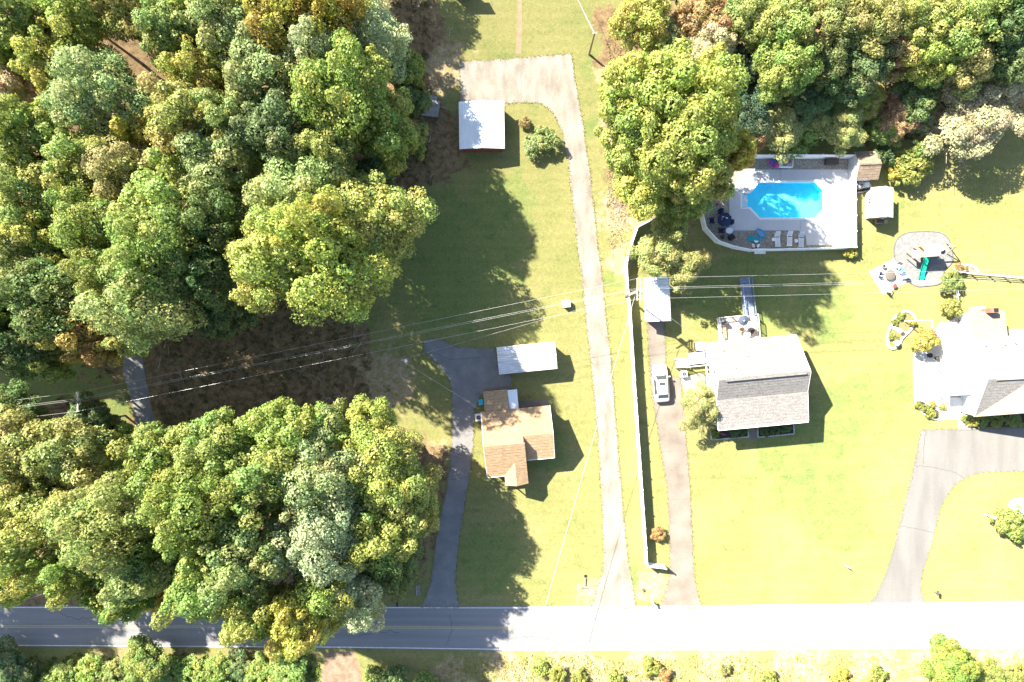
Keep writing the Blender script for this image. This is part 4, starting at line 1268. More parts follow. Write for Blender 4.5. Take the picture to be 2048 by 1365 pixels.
for k, (dx, dy, r) in enumerate([(-.1, 1.15, 0), (-1.15, .1, math.pi / 2), (.0, -1.12, math.pi), (1.05, -.1, -math.pi / 2)]):
    chair(f'navy chair {["north", "west", "south", "east"][k]} of the striped navy parasol', P(1440.5, 444.5) + Vector((dx, dy, .05)), r, M['navy'], 'navy chairs round the parasol table')
rt = thing('side_table', 'round pale blue table between the parasol and the black box', 'table', P(1456, 463) + Vector((0, 0, .075)))
part('table_top', MB().lathe((0, 0, .5), [(.001, 0), (.45, 0), (.45, .04), (.001, .04)], 20, 1, .85), M['white_metal'], rt)
for a in range(3): part('leg', MB().beam((.1 * math.cos(a * 2.1), .1 * math.sin(a * 2.1), .5), (.32 * math.cos(a * 2.1), .32 * math.sin(a * 2.1), 0), .04, .04), M['galv'], rt)
bb = thing('cooler_box', 'black square box beside the round pale table on the pool deck', 'box', P(1461, 476) + Vector((0, 0, .05)), .6)
part('body', MB().box((0, 0, .25), (.62, .62, .5)), M['black'], bb)
part('lid', MB().box((0, 0, .53), (.68, .68, .06)), M['black'], bb)
dp = thing('plant_pot', 'brown flat planter against the curved pool fence', 'planter', P(1443.5, 475.5) + Vector((0, 0, .05)), -.6)
part('pot', MB().lathe((0, 0, 0), [(.15, 0), (.28, .25), (.25, .25), (.2, .18), (.001, .18)], 12), M['brown'], dp)


def lounger(label, px, py, rz, m):
    o = thing('sun_lounger', label, 'lounger', P(px, py) + Vector((0, 0, .05)), rz, 'white loungers on the pool deck')
    part('frame', MB().box((-.29, -.05, .30), (.05, 1.75, .07)).box((.29, -.05, .30), (.05, 1.75, .07)), m, o)
    for k in range(8): part('slat', MB().box((0, -.85 + .145 * k, .33), (.54, .105, .03)), m, o)
    b_ = part('backrest', MB().beam((-.27, .33, .33), (-.27, .92, .72), .05, .05).beam((.27, .33, .33), (.27, .92, .72), .05, .05), m, o)
    for k in range(5): part('back_slat', MB().box((0, .40 + .125 * k, .375 + .083 * k), (.52, .10, .03), tilt=('X', .58)), m, b_)
    for s in (-.27, .27):
        for y in (-.75, .5): part('leg', MB().box((s, y, .13), (.05, .05, .27)), m, o)


lounger('white lounger beside the small white stool', 1553, 480, .05, M['white_vinyl'])
lounger('white lounger between the stool lounger and the wooden stand', 1577, 479, 0, M['white_vinyl'])
lounger('pale grey lounger at the sunny end of the row', 1600, 481, .0, M['white_metal'])
for lb, px, py, r, m in (('small white stool beside the first lounger', 1544.5, 480.5, .22, M['white_vinyl']), ('round pale table between two loungers by the brown towel', 1590, 483, .24, M['white_metal'])):
    o = thing('deck_stool', lb, 'stool', P(px, py) + Vector((0, 0, .05)))
    part('top', MB().lathe((0, 0, .36), [(.001, 0), (r, 0), (r, .04), (.001, .04)], 14), m, o)
    for a in range(3): part('leg', MB().beam((.8 * r * math.cos(a * 2.1), .8 * r * math.sin(a * 2.1), .36), (r * math.cos(a * 2.1), r * math.sin(a * 2.1), 0), .035, .035), m, o)
tw = MB()
for i in range(6): tw.box((.0 + .02 * (i % 2), -.25 + .1 * i, .03 + .015 * (i % 3)), (.4, .12, .05), .1 * (i % 3))
single('towel', 'rumpled brown towel on the gravel border beside the round deck table', 'towel', tw, M['wood_tan'], P(1588, 491) + Vector((0, 0, .05)))

# floats
fl = thing('pool_float', 'turquoise float with lavender mesh lying by the pool', 'float', P(1521, 467) + Vector((0, 0, .06)), math.radians(-40))
oval = [(1.05 * .5 * math.cos(a) * 1.25, .33 * math.sin(a) * (1.15 if math.cos(a) > 0 else .95)) for a in [2 * math.pi * i / 20 for i in range(20)]]
tbm = MB().tube([(x, y, .1) for x, y in oval] + [(oval[0][0], oval[0][1], .1)], .1, 8)
part('rim', tbm, M['turq'], fl, smooth=True)
part('mesh_bed', MB().prism([(x * .95, y * .95) for x, y in oval], .06, .10), M['lavender'], fl)
am = thing('air_mattress', 'ribbed turquoise air mattress beside the white ring', 'float', P(1508.5, 479) + Vector((0, 0, .05)), math.radians(-8))
for k in range(6): part('chamber', MB().tube([(-.85, -.27 + .11 * k, .09), (.6, -.27 + .11 * k, .09)], .065, 8), M['turq'], am)
part('pillow', MB().tube([(.68, -.32, .11), (.68, .32, .11)], .11, 10), M['turq'], am)
wr = thing('swim_ring', 'white and grey swim ring against the pool fence', 'float', P(1511, 489.5) + Vector((0, 0, .13)))
part('ring', MB().torus((0, 0, 0), .36, .15, 24, 10), M['white_vinyl'], wr, smooth=True)
for a in range(3):
    part('band', MB().torus((0, 0, .012), .36, .152, 8, 10, .13), M['dark_grey'], wr, smooth=True).rotation_euler.z = a * 2.1 + 2.2
dbx = thing('deck_box', 'dark brown wicker box against the north pool fence', 'storage box', P(1660.5, 325.5) + Vector((0, 0, .05)))
part('body', MB().box((0, 0, .3), (1.55, .68, .6)), M['brown'], dbx)
for x in (-.39, .39): part('lid', MB().box((x, 0, .64), (.79, .76, .07)), M['brown'], dbx)
pp = thing('toy_bin', 'white open bin holding pool toys against the north fence', 'bin', P(1569, 327) + Vector((0, 0, .05)), math.radians(-2))
part('floor', MB().box((0, 0, .05), (1.55, 1.1, .06)), M['white_vinyl'], pp)
for x in (-.8, .8): part('side', MB().box((x, 0, .35), (.08, 1.2, .62)), M['white_vinyl'], pp)
for y in (-.58, .58): part('side', MB().box((0, y, .35), (1.52, .08, .62)), M['white_vinyl'], pp)
for lb, dx, dy, R_, r, m in (('grey swim ring inside the white toy bin', -.05, -.1, .24, .09, M['grey']), ('pink swim ring inside the white toy bin', .45, .2, .17, .08, M['pink'])):
    single('swim_ring', lb, 'float', MB().torus((0, 0, 0), R_, r, 18, 8), m, P(1569, 327) + Vector((dx, dy, .32)), smooth=True)
single('pool_noodle', 'bundle of dark pool noodles in the white toy bin', 'pool toy', MB().tube([(-.35, 0, 0), (.3, .05, .02)], .06, 8).tube([(-.35, .14, 0), (.3, .17, .02)], .06, 8), M['dark_grey'], P(1569, 327) + Vector((0, .22, .22)))
single('pool_float', 'blue folded float beside the white toy bin', 'float', MB().box((0, 0, .12), (.75, .5, .22), .5).box((.25, -.35, .1), (.6, .4, .2), -.6), M['blue'], P(1542, 325) + Vector((0, 0, .05)))
single('swim_ring', 'pink ring with hole beside the blue folded float', 'float', MB().torus((0, 0, .1), .2, .09, 18, 8), M['pink'], P(1538.5, 327.5) + Vector((0, 0, .25)), smooth=True)
single('beach_ball', 'pink round beach ball beside the toy bin', 'ball', MB().lathe((0, 0, .3), [(.02, -.3), (.17, -.25), (.27, -.13), (.3, 0), (.27, .13), (.17, .25), (.02, .3)], 16), M['pink'], P(1550.5, 333) + Vector((0, 0, .05)), smooth=True)
single('skimmer_lid', 'round white lid on the pool deck near the handrail', 'lid', MB().lathe((0, 0, 0), [(.3, 0), (.3, .05), (.001, .07)], 16), M['white_vinyl'], P(1533, 349) + Vector((0, 0, .076)))
single('watering_can', 'small red watering can in the shade near the navy parasol', 'watering can', MB().lathe((0, 0, 0), [(.14, 0), (.16, .2), (.1, .3), (.001, .3)], 10).tube([(.1, 0, .1), (.35, .1, .32)], .03, 6), M['red'], P(1434, 409) + Vector((0, 0, .05)))

# pool equipment beside the small sheds
pe_ = thing('pump_bed', 'dark gravel bed with pale border between the two sheds', 'garden bed', P(1722, 377))
bed = [XY(*p) for p in [(1709, 365), (1733, 363), (1739, 369), (1742, 376), (1738, 381), (1724, 385), (1709, 386)]]
part('gravel', MB().prism(bed, -.05, .06), M['mulch'], pe_, world=True)
edging_stones(pe_, bed, .35, .14, .14, M['stone'], 4)
pt = thing('filter_tank', 'round tan topped pool filter tank in the dark gravel bed', 'filter tank', P(1716, 373.5))
part('tank', MB().lathe((0, 0, .06), [(.40, 0), (.45, .1), (.45, .8), (.36, .95), (.001, 1.0)], 20), M['stone'], pt, smooth=True)
part('valve', MB().box((0, 0, 1.1), (.15, .15, .14)), M['black'], pt)
ph = thing('heat_pump', 'pale grey pool heater with teal strip in the dark gravel bed', 'pool heater', P(1727.5, 372.5))
part('cabinet', MB().box((0, 0, .42), (.72, .6, .72)), M['white_metal'], ph)
part('panel', MB().box((0, -.33, .62), (.66, .05, .2)), M['turq'], ph)
part('foot', MB().box((0, 0, .05), (.8, .7, .08)), M['black'], ph)
pg = thing('patio_grill', 'brown barbecue grill below the white shed', 'grill', P(1752, 446))
part('firebox', MB().box((0, 0, .8), (.9, .5, .35)), M['track'], pg)
part('lid', MB().tube([(-.42, 0, 1.0), (.42, 0, 1.0)], .24, 10), M['brown'], pg)
part('shelf', MB().box((.75, 0, .85), (.5, .45, .04)), M['wood_tan'], pg)
for x in (-.4, .4):
    for y in (-.2, .2): part('leg', MB().box((x, y, .31), (.05, .05, .62)), M['black'], pg)

# ------------------------------------------------------------------ playground
ps = thing('play_set', 'wooden play tower with cream canopy and green slide on the gravel pad', 'play set', P(1840, 506), math.radians(3))
wt_ = M['wood_tan']
for x in (-.85, .85):
    for y in (-.65, .65): part('post', MB().box((x, y, 1.25), (.1, .1, 2.5)), wt_, ps)
for k in range(9): part('floor_board', MB().box((0, -.62 + .155 * k, 1.2), (1.8, .145, .04)), wt_, ps)
part('canopy', MB().plate([(-1.0, -.75, 2.35), (1.05, -.75, 2.35), (1.05, .02, 2.95), (-1.0, .02, 2.95)], .05), M['cream'], ps)
part('canopy', MB().plate([(1.05, .8, 2.35), (-1.0, .8, 2.35), (-1.0, .025, 2.95), (1.05, .025, 2.95)], .05), M['cream'], ps)
part('side_roof', MB().plate([(-1.85, -.75, 1.7), (-1.02, -.75, 2.0), (-1.02, .1, 2.0), (-1.85, .1, 1.7)], .05), M['cream'], ps)
part('post', MB().box((-1.75, -.7, .83), (.08, .08, 1.66)), wt_, ps)
part('post', MB().box((-1.75, .05, .83), (.08, .08, 1.66)), wt_, ps)
for y in (-.68, .68):
    for k in range(6): part('rail_board', MB().box((-.7 + .28 * k, y, 1.55), (.1, .04, .65)) if not (y < 0 and k in (2, 3)) else MB().box((-.7 + .28 * k, y, 2.1), (.1, .04, .2)), wt_, ps)
part('climbing_wall', MB().box((1.15, .1, .85), (.06, 1.4, 1.75), tilt=('Y', -.22)), M['wood_grey'], ps)
sl = MB()
prof = [(-.34, .16), (-.30, .16), (-.24, .0), (.24, .0), (.30, .16), (.34, .16), (.28, -.05), (-.28, -.05)]
path = [(-.7, 1.22), (-1.0, 1.12), (-1.6, .78), (-2.3, .42), (-2.9, .18), (-3.3, .12)]
for y, z in path:
    sl.v += [(.05 + (y + .7) * .06 + px, y, z + pz) for px, pz in prof]
for i in range(len(path) - 1):
    for j in range(8): sl.f.append((i * 8 + j, i * 8 + (j + 1) % 8, (i + 1) * 8 + (j + 1) % 8, (i + 1) * 8 + j))
part('slide', sl, M['green_slide'], ps)
sw = part('swing_beam', MB().beam((.9, .35, 2.35), (3.1, .35, 2.35), .12, .14), wt_, ps)
for y in (-.35, 1.1): part('swing_leg', MB().beam((3.1, .36, 2.35), (3.3, y, 0), .09, .09), wt_, ps)
part('rope', MB().tube([(1.75, .3, 2.3), (1.75, .3, .45)], .015, 5).tube([(2.45, .35, 2.3), (2.2, .35, .5)], .012, 5).tube([(2.45, .35, 2.3), (2.7, .35, .5)], .012, 5), M['white_paint'], sw)
tr = part('tire_swing', MB().torus((1.75, .15, .42), .24, .09, 18, 8), M['tyre'], sw, smooth=True)
part('swing_seat', MB().lathe((2.45, .35, .45), [(.28, 0), (.34, .03), (.34, .08), (.26, .05), (.001, .03)], 16), M['grey'], sw)

# ------------------------------------------------------------------ fire pit patio
fpit = thing('fire_pit', 'round fire pit under a brown metal lid on the square white patio', 'fire pit', P(1777, 551) + Vector((0, 0, .03)))
part('bowl', MB().lathe((0, 0, 0), [(.45, 0), (.62, .35), (.62, .42), (.001, .42)], 24), M['darkstone'], fpit)
part('lid', MB().lathe((0, 0, .42), [(.66, 0), (.62, .05), (.3, .1), (.001, .12)], 24), M['firepit'], fpit)
gpz = Vector((0, 0, .028))
GF = 'chairs round the fire pit'
chair('white chair with dark navy cushion west of the fire pit', P(1757, 548) + gpz, math.pi / 2 - .1, M['white_vinyl'], GF, M['navy'])
chair('grey armchair with blue cushion where the fire pit patio meets the gravel', P(1792, 533) + gpz, -.5, M['grey'], GF, M['white_vinyl'])
chair('pale blue chair close to the gravel pad border', P(1797.5, 543) + gpz, -1.0, M['skyblue'], GF, scale=.85)
chair('periwinkle blue chair half on the gravel pad border', P(1803, 554) + gpz, -1.5, M['periwinkle'], GF)
chair('plain white chair at the lower corner of the fire pit patio', P(1773, 580) + gpz, 2.7, M['white_vinyl'], GF)


def pot(label, loc, r, h, m, name='plant_pot', inner=None):
    o = thing(name, label, 'plant pot', loc)
    part('pot', MB().lathe((0, 0, 0), [(r * .7, 0), (r, h), (r * .85, h), (r * .8, h * .85), (.001, h * .85)], 14), m, o)
    part('soil', MB().lathe((0, 0, h * .86), [(r * .8, 0), (.001, .02)], 12), inner or M['mulch'], o)


pot('straw coloured pot north of the fire pit', P(1765, 533.5) + gpz, .24, .45, M['tanpot'])
rc = thing('gas_can', 'red round canister south-east of the fire pit', 'canister', P(1787, 572.5) + gpz)
part('body', MB().lathe((0, 0, 0), [(.26, 0), (.28, .05), (.28, .36), (.2, .42), (.001, .43)], 14), M['red'], rc)
part('band', MB().torus((0, 0, .25), .285, .02, 14, 6), M['white_paint'], rc)
single('flat_stone', 'flat grey stone on the fire pit patio near its west edge', 'stone', MB().lathe((0, 0, 0), [(.2, 0), (.24, .05), (.001, .1)], 7, 1.3, .7), M['grey'], P(1759.5, 569.5) + gpz)

# ------------------------------------------------------------------ beds, patio things near the pale roofed house
kb = thing('garden_bed', 'kidney shaped bed edged with pale stones beside the white patio', 'garden bed', P(1800, 660))
KB = [(1775, 690), (1774, 678), (1776, 664), (1782, 648), (1789, 634), (1799, 625), (1811, 622), (1823, 627), (1830, 637), (1827, 648), (1822, 658), (1815, 666), (1806, 673), (1801, 681), (1797, 691), (1788, 698), (1779, 697)]
kbw = chaikin([XY(*p) for p in KB], 1)
part('soil', MB().prism(kbw, -.05, .04), mat('planted bed soil', [(.12, .15, .04), (.20, .16, .08), (.16, .17, .05)], scale=2, fine=.25), kb, world=True)
edging_stones(kb, kbw, .38, .26, .2, M['patio'], 2)
part('stepping_slab', MB().prism([XY(*p) for p in [(1779, 655), (1789, 652), (1812, 664), (1806, 671), (1795, 664)]], .0, .085), M['patio'], kb, world=True)
single('bird_bath', 'pale round bird bath in the lower lobe of the kidney bed', 'bird bath', MB().lathe((0, 0, 0), [(.2, 0), (.1, .1), (.08, .6), (.36, .72), (.38, .78), (.3, .74), (.001, .7)], 16), M['stone'], P(1788, 686))
pot('dark square planter beside the stepping slab', P(1804, 668), .24, .3, M['dark_grey'])
cb = thing('garden_bed', 'curved bed with white kerb at the corner of the rail fence', 'garden bed', P(1940, 540))
arc = [XY(*p) for p in [(1904, 545), (1914, 535), (1926, 530), (1940, 531), (1950, 536), (1956, 545)]]
part('kerb', ring_wall(arc, .3, -.05, .15, closed=False), M['patio'], cb, world=True)
part('soil', MB().prism(arc, -.05, .03), M['dirt'], cb, world=True)
fb = thing('garden_bed', 'planted bed with dark kerb along the edge of the white patio', 'garden bed', P(1855, 820))
FB = [XY(*p) for p in [(1831, 803), (1838, 802), (1846, 804), (1877, 823), (1879, 838), (1866, 836), (1850, 828), (1838, 816)]]
part('soil', MB().prism(FB, -.05, .07), M['mulch'], fb, world=True)
part('kerb', ring_wall([XY(*p) for p in [(1829, 803), (1833, 813), (1848, 829), (1864, 838), (1880, 840)]], .18, -.05, .16, closed=False), M['patio'], fb, world=True)
lb_ = thing('garden_bed', 'pale square bed with yellow shrub beside the curved driveway', 'garden bed', P(1930, 845))
part('soil', MB().prism([XY(*p) for p in [(1917, 833), (1945, 832), (1949, 857), (1918, 857)]], -.05, .09), mat('straw mulch', [(.36, .30, .18), (.46, .40, .27)], scale=4, fine=.2), lb_, world=True)
part('kerb', ring_wall([XY(*p) for p in [(1916, 833), (1917, 858.5), (1950, 858)]], .12, -.05, .14, closed=False), M['stone'], lb_, world=True)
hb = thing('garden_bed', 'dark mulched strip of round shrubs in front of the pale roofed house', 'garden bed', P(2000, 845))
part('soil', MB().prism([XY(*p) for p in [(1947, 826), (2160, 820), (2160, 851), (1950, 855)]], -.05, .06), M['mulch'], hb, world=True)
rb = thing('garden_bed', 'round bed with white rim and rusty centre beyond the round shrub', 'garden bed', P(2042, 1012))
rr = [(P(2040, 1013).x + 1.35 * math.cos(a), P(2040, 1013).y + .95 * math.sin(a)) for a in [2 * math.pi * i / 22 for i in range(22)]]
part('soil', MB().prism(rr, -.05, .06), M['patio'], rb, world=True)
part('ring', ring_wall(rr, .3, -.05, .18), M['patio'], rb, world=True)
part('centre', MB().lathe(P(2035, 1012, .06), [(.35, 0), (.3, .15), (.001, .2)], 14), M['track'], rb, world=True)
for nm, lab, poly in (('garden_bed', 'shaded bed with red flowers before the porch of the grey house', [(1421, 862), (1494, 853), (1497, 874), (1422, 880)]), ('garden_bed', 'shaded bed of low shrubs before the porch of the grey house', [(1515, 850), (1586, 843), (1588, 868), (1515, 875)])):
    o = thing(nm, lab, 'garden bed', P(*poly[0]))
    w_ = [XY(*p) for p in poly]
    part('soil', MB().prism(w_, -.05, .05), M['mulch'], o, world=True)
    edging_stones(o, [w_[0], w_[3], w_[2], w_[1]], .4, .16, .16, M['stone'], 6, closed=False)
sheet('path', [(1497, 860), (1514, 858), (1516, 880), (1498, 882)], .02, M['drive2'], jit=.02, seed=20)
rd = thing('garden_flag', 'red and blue garden decoration among the shaded porch bed plants', 'decoration', P(1440, 867))
part('pole', MB().tube([(0, 0, 0), (0, 0, .9)], .02, 6), M['galv'], rd)
part('flag', MB().box((.2, 0, .75), (.5, .05, .35), -.4), M['red'], rd)
part('base', MB().box((.45, -.15, .1), (.3, .12, .2), -.3), M['blue'], rd)
hp = thing('hand_pump', 'brown ornamental hand pump on the white patio', 'ornament', P(1934, 661) + Vector((0, 0, .045)))
part('base', MB().box((0, -.15, .15), (.5, .4, .3)), M['stone'], hp)
part('column', MB().tube([(0, 0, .3), (0, .1, 1.5)], .09, 10), M['pole_wood'], hp)
part('spout', MB().beam((0, .1, 1.2), (.35, .0, 1.1), .09, .09), M['pole_wood'], hp)
part('handle', MB().beam((-.3, .2, 1.6), (.25, .12, 1.45), .06, .06), M['pole_wood'], hp)
pot('square brown planter on the white patio by the house wall', P(1934.5, 676) + Vector((0, 0, .045)), .42, .45, M['wood_tan'])
pot('small dark pot at the north edge of the white patio', P(1913, 643) + Vector((0, 0, .045)), .18, .35, M['dark_grey'])
pot('small red pot on the open white patio', P(1914.5, 686.5) + Vector((0, 0, .045)), .16, .3, M['red'])
pot('grey pot beside the yellow leaved patio tree', P(1875, 677.5) + Vector((0, 0, .045)), .2, .35, M['grey'])
pot('dark blue pot below the yellow leaved patio tree', P(1856, 711) + Vector((0, 0, .045)), .3, .5, M['navy'])
pot('black pot in the shade below the yellow leaved patio tree', P(1871, 717) + Vector((0, 0, .045)), .27, .4, M['black'])
chair('pale wooden chair in the middle of the white patio', P(1895.5, 679.5) + Vector((0, 0, .045)), .6, M['cream'], None, name='patio_chair')
wb = thing('storage_tank', 'white oblong tank behind the pale roofed house', 'tank', P(2029, 665))
part('body', MB().box((0, 0, .55), (1.5, .75, .9)), M['white_vinyl'], wb)
part('foot', MB().box((-.5, 0, .05), (.2, .7, .10)), M['concrete'], wb)
part('foot', MB().box((.5, 0, .05), (.2, .7, .10)), M['concrete'], wb)
wx = thing('meter_box', 'white utility cabinet beside the brick chimney', 'cabinet', P(1946, 620) + Vector((0, 0, .0)))
part('body', MB().box((0, 0, .8), (.85, .6, 1.6)), M['white_paint'], wx)
part('lid', MB().box((0, 0, 1.63), (.95, .7, .06)), M['white_paint'], wx)
# furniture on the raised deck
def Dk(x, y): 
    a = math.radians(5.4); b_ = deck.location
    return Vector((b_.x + x * math.cos(a) - y * math.sin(a), b_.y + x * math.sin(a) + y * math.cos(a), .99))
o = thing('deck_bench', 'tan slatted bench along the railing of the raised deck', 'bench', Dk(-1.75, .75), math.radians(5.4))
for k in range(4): part('slat', MB().box((-.17 + .115 * k, 0, .42), (.10, 1.6, .03)), wt_, o)
for y in (-.65, .65):
    for x in (-.15, .15): part('leg', MB().box((x, y, .2), (.06, .06, .4)), wt_, o)
o = thing('grill_cover', 'dark covered barbecue by the corner of the raised deck', 'grill', Dk(-1.5, 1.75), math.radians(5.4))
part('cover', MB().lathe((0, 0, 0), [(.34, 0), (.32, .7), (.2, .9), (.001, .95)], 8, 1.1, .8), M['dark_grey'], o)
part('handle', MB().tube([(-.2, -.3, .6), (.2, -.3, .6)], .02, 6), M['galv'], o)
o = thing('deck_parasol', 'slate blue parasol with white tip over the raised deck', 'parasol', Dk(.22, 1.87))
part('pole', MB().tube([(0, 0, 0), (0, 0, 2.2)], .03, 8), M['galv'], o)
cn = MB()
ring = [(.62 * math.cos(math.pi / 4 * i), .62 * math.sin(math.pi / 4 * i), 1.95) for i in range(8)]
cn.add(ring + [(0, 0, 2.25)] + [(x, y, z - .03) for x, y, z in ring] + [(0, 0, 2.21)], [(i, (i + 1) % 8, 8) for i in range(8)] + [(9 + (i + 1) % 8, 9 + i, 17) for i in range(8)] + [(i, 9 + i, 9 + (i + 1) % 8, (i + 1) % 8) for i in range(8)])
part('canopy', cn, mat('slate blue canvas', (.06, .075, .11), rough=.8), o)
part('finial', MB().lathe((0, 0, 2.26), [(.08, 0), (.07, .06), (.001, .1)], 8), M['white_paint'], o)
o = thing('deck_table', 'round brown table with pale top plate on the raised deck', 'table', Dk(.9, .15))
part('table_top', MB().lathe((0, 0, .68), [(.001, 0), (.42, 0), (.42, .04), (.001, .04)], 18), M['cream'], o)
part('leg', MB().tube([(0, 0, 0), (0, 0, .68)], .05, 8), M['brown'], o)
part('foot', MB().lathe((0, 0, 0), [(.28, 0), (.25, .04), (.001, .05)], 14), M['brown'], o)
chair('tan wooden chair on the raised deck facing the house', Dk(.35, .75), .5, wt_, 'chairs on the raised deck')
chair('brown wicker chair on the raised deck near its outer railing', Dk(1.75, .35), -1.2, M['brown'], 'chairs on the raised deck')


# ------------------------------------------------------------------ trees and shrubs
def crown_mesh(name, seed, R, z0, z1, nb, per, leaf, br=(.20, .34), up=.15, droop=0.0, flat=.8):
    """foliage: leaf clumps gathered on many small boughs that fill an uneven dome; one small rhombic face per leaf clump"""
    g = np.random.default_rng(seed)
    # boughs
    zc, hz = (z0 + z1) / 2, (z1 - z0) / 2
    d = g.normal(size=(nb * 3, 3))
    d /= np.linalg.norm(d, axis=1)[:, None]
    d = d[d[:, 2] > -.40][:nb * 2]
    keep = []
    for v in d:                                     # spread them out
        if all(np.dot(v, w) < 1 - 1.5 / nb for w in keep): keep.append(v)
        if len(keep) >= nb: break
    d = np.array(keep)
    lob = 1 + .20 * np.sin(3 * np.arctan2(d[:, 1], d[:, 0]) + g.uniform(0, 6)) + .13 * np.sin(5 * np.arctan2(d[:, 1], d[:, 0]) + g.uniform(0, 6))
    rad = g.uniform(.50, 1.0, len(d)) ** .8 * lob
    c = d * rad[:, None] * np.array([R * .88, R * .88, hz * .8]) + np.array([0, 0, zc])
    c[:, 2] -= droop * np.hypot(c[:, 0], c[:, 1])
    r = R * g.uniform(br[0], br[1], len(c))
    bt = g.random(len(c))
    V, T, B = [], [], []
    for i in range(len(c)):
        n = int(per * (r[i] / (R * .22)) ** 1.6)
        q = g.normal(size=(n, 3)); q[:, 2] += up
        q /= np.linalg.norm(q, axis=1)[:, None]
        # knobbly twigs on the bough
        kn = g.normal(size=(22, 3)); kn /= np.linalg.norm(kn, axis=1)[:, None]
        near = (q @ kn.T).max(axis=1)
        rr = r[i] * (.70 + .40 * near ** 4) * g.uniform(.78, 1.16, n)
        p = c[i] + q * rr[:, None] * np.array([1, 1, flat])
        # drop leaves buried in other boughs
        dist = np.linalg.norm(p[:, None, :] - c[None, :, :], axis=2) / r[None, :]
        dist[:, i] = 9
        ok = dist.min(axis=1) > .62
        p, q = p[ok], q[ok]
        n = len(p)
        nr = q + g.normal(size=(n, 3)) * .38 + np.array([0, 0, .45])
        nr /= np.linalg.norm(nr, axis=1)[:, None]
        t = np.cross(nr, g.normal(size=(n, 3))); t /= np.linalg.norm(t, axis=1)[:, None]
        s = np.cross(nr, t)
        L_ = leaf * g.uniform(.45, 1.5, n)[:, None]
        bend = nr * L_ * .16
        quad = np.stack([p - t * L_ * .5 - bend, p + s * L_ * .34, p + t * L_ * .5 - bend, p - s * L_ * .34], axis=1)
        V.append(quad.reshape(-1, 3))
        T.append(np.repeat(g.random(n), 4)); B.append(np.full(n * 4, bt[i]))
    V = np.concatenate(V); T = np.concatenate(T); B = np.concatenate(B)
    nf = len(V) // 4
    me = bpy.data.meshes.new(name)
    me.vertices.add(len(V)); me.loops.add(nf * 4); me.polygons.add(nf)
    me.vertices.foreach_set('co', V.astype(np.float32).ravel())
    me.loops.foreach_set('vertex_index', np.arange(nf * 4, dtype=np.int32))
    me.polygons.foreach_set('loop_start', np.arange(0, nf * 4, 4, dtype=np.int32))
    for nm, a in (('tone', T), ('branch_tone', B)):
        at = me.attributes.new(nm, 'FLOAT', 'POINT')
        at.data.foreach_set('value', a.astype(np.float32))
    me.update(calc_edges=True)
    me.materials.append(M['leaf'])
    return me, c, r


def trunk_mesh(name, seed, c, z0, r0, nl=9):
    rnd = random.Random(seed)
    mb = MB()
    top = (rnd.uniform(-.2, .2), rnd.uniform(-.2, .2), z0 + (max(p[2] for p in c) - z0) * .55)
    mb.tube([(0, 0, -.1), (top[0] * .4, top[1] * .3, z0 * .6), top], r0, 8, r0 * .45)
    idx = list(range(len(c)))
    rnd.shuffle(idx)
    for i in idx[:nl]:
        p = Vector(c[i])
        zb = min(z0 + rnd.random() * (top[2] - z0), p.z - .2)
        zb = max(zb, z0 * .35)
        a = Vector((top[0] * .6, top[1] * .6, zb))
        mid = a.lerp(p, .55) + Vector((0, 0, (p - a).length * .10))
        mb.tube([a, mid, p], r0 * .38, 5, r0 * .10)
    me = mb.mesh(name)
    me.materials.append(M['bark'])
    return me


def twig_mesh(name, seed, R, z0, z1, n=46):
    """bare branching twigs of a thinning tree"""
    rnd = random.Random(seed)
    mb = MB()
    for i in range(n):
        a = rnd.uniform(0, 2 * math.pi); e = rnd.uniform(.15, 1.3)
        L_ = R * rnd.uniform(.8, 1.1)
        d = Vector((math.cos(a) * math.cos(e), math.sin(a) * math.cos(e), math.sin(e) * .9))
        s = Vector((0, 0, z0)) + d * L_ * .3
        t = s + d * L_ * .7
        m_ = s.lerp(t, .5) + Vector((rnd.uniform(-.2, .2), rnd.uniform(-.2, .2), rnd.uniform(0, .25))) * R * .2
        mb.tube([s, m_, t], .045, 4, .015)
        for k in range(4):
            b_ = m_.lerp(t, rnd.random())
            mb.tube([b_, b_ + (d + Vector((rnd.uniform(-1, 1), rnd.uniform(-1, 1), rnd.uniform(-.2, .6)))).normalized() * R * .25], .025, 3, .01)
    me = mb.mesh(name)
    me.materials.append(M['twig'])
    return me


KIND = {}


def kind(key, R, h, z0, nb, per, leaf, n, r0, **kw):
    out = []
    for k in range(n):
        sd = sum(map(ord, key)) * 17 + k
        cm, c, r = crown_mesh('crown', sd, R, z0, h, nb, per, leaf, **kw)
        out.append((cm, trunk_mesh('trunk', sd, c, z0, r0)))
    KIND[key] = (out, R, h)


kind('big', 5.6, 16.0, 5.2, 125, 430, .26, 4, .30, br=(.10, .25))
kind('mid', 4.2, 13.0, 4.3, 95, 390, .235, 4, .24, br=(.11, .26))
kind('thin', 5.6, 16.0, 6.5, 120, 230, .27, 3, .30, br=(.09, .21))
kind('small', 2.7, 8.0, 2.0, 36, 380, .22, 3, .15)
kind('fine', 3.4, 9.5, 1.6, 60, 360, .19, 2, .17, br=(.15, .26), up=.6)
kind('shrub', 1.35, 2.2, .25, 54, 150, .125, 3, .06, br=(.10, .26))
kind('low', 1.6, 1.5, .1, 60, 130, .15, 3, .05, flat=.8, br=(.09, .24))
TWIG = [twig_mesh('bare_twig', 5, 3.4, 2.0, 9.0), twig_mesh('bare_twig', 6, 3.4, 2.0, 9.0)]

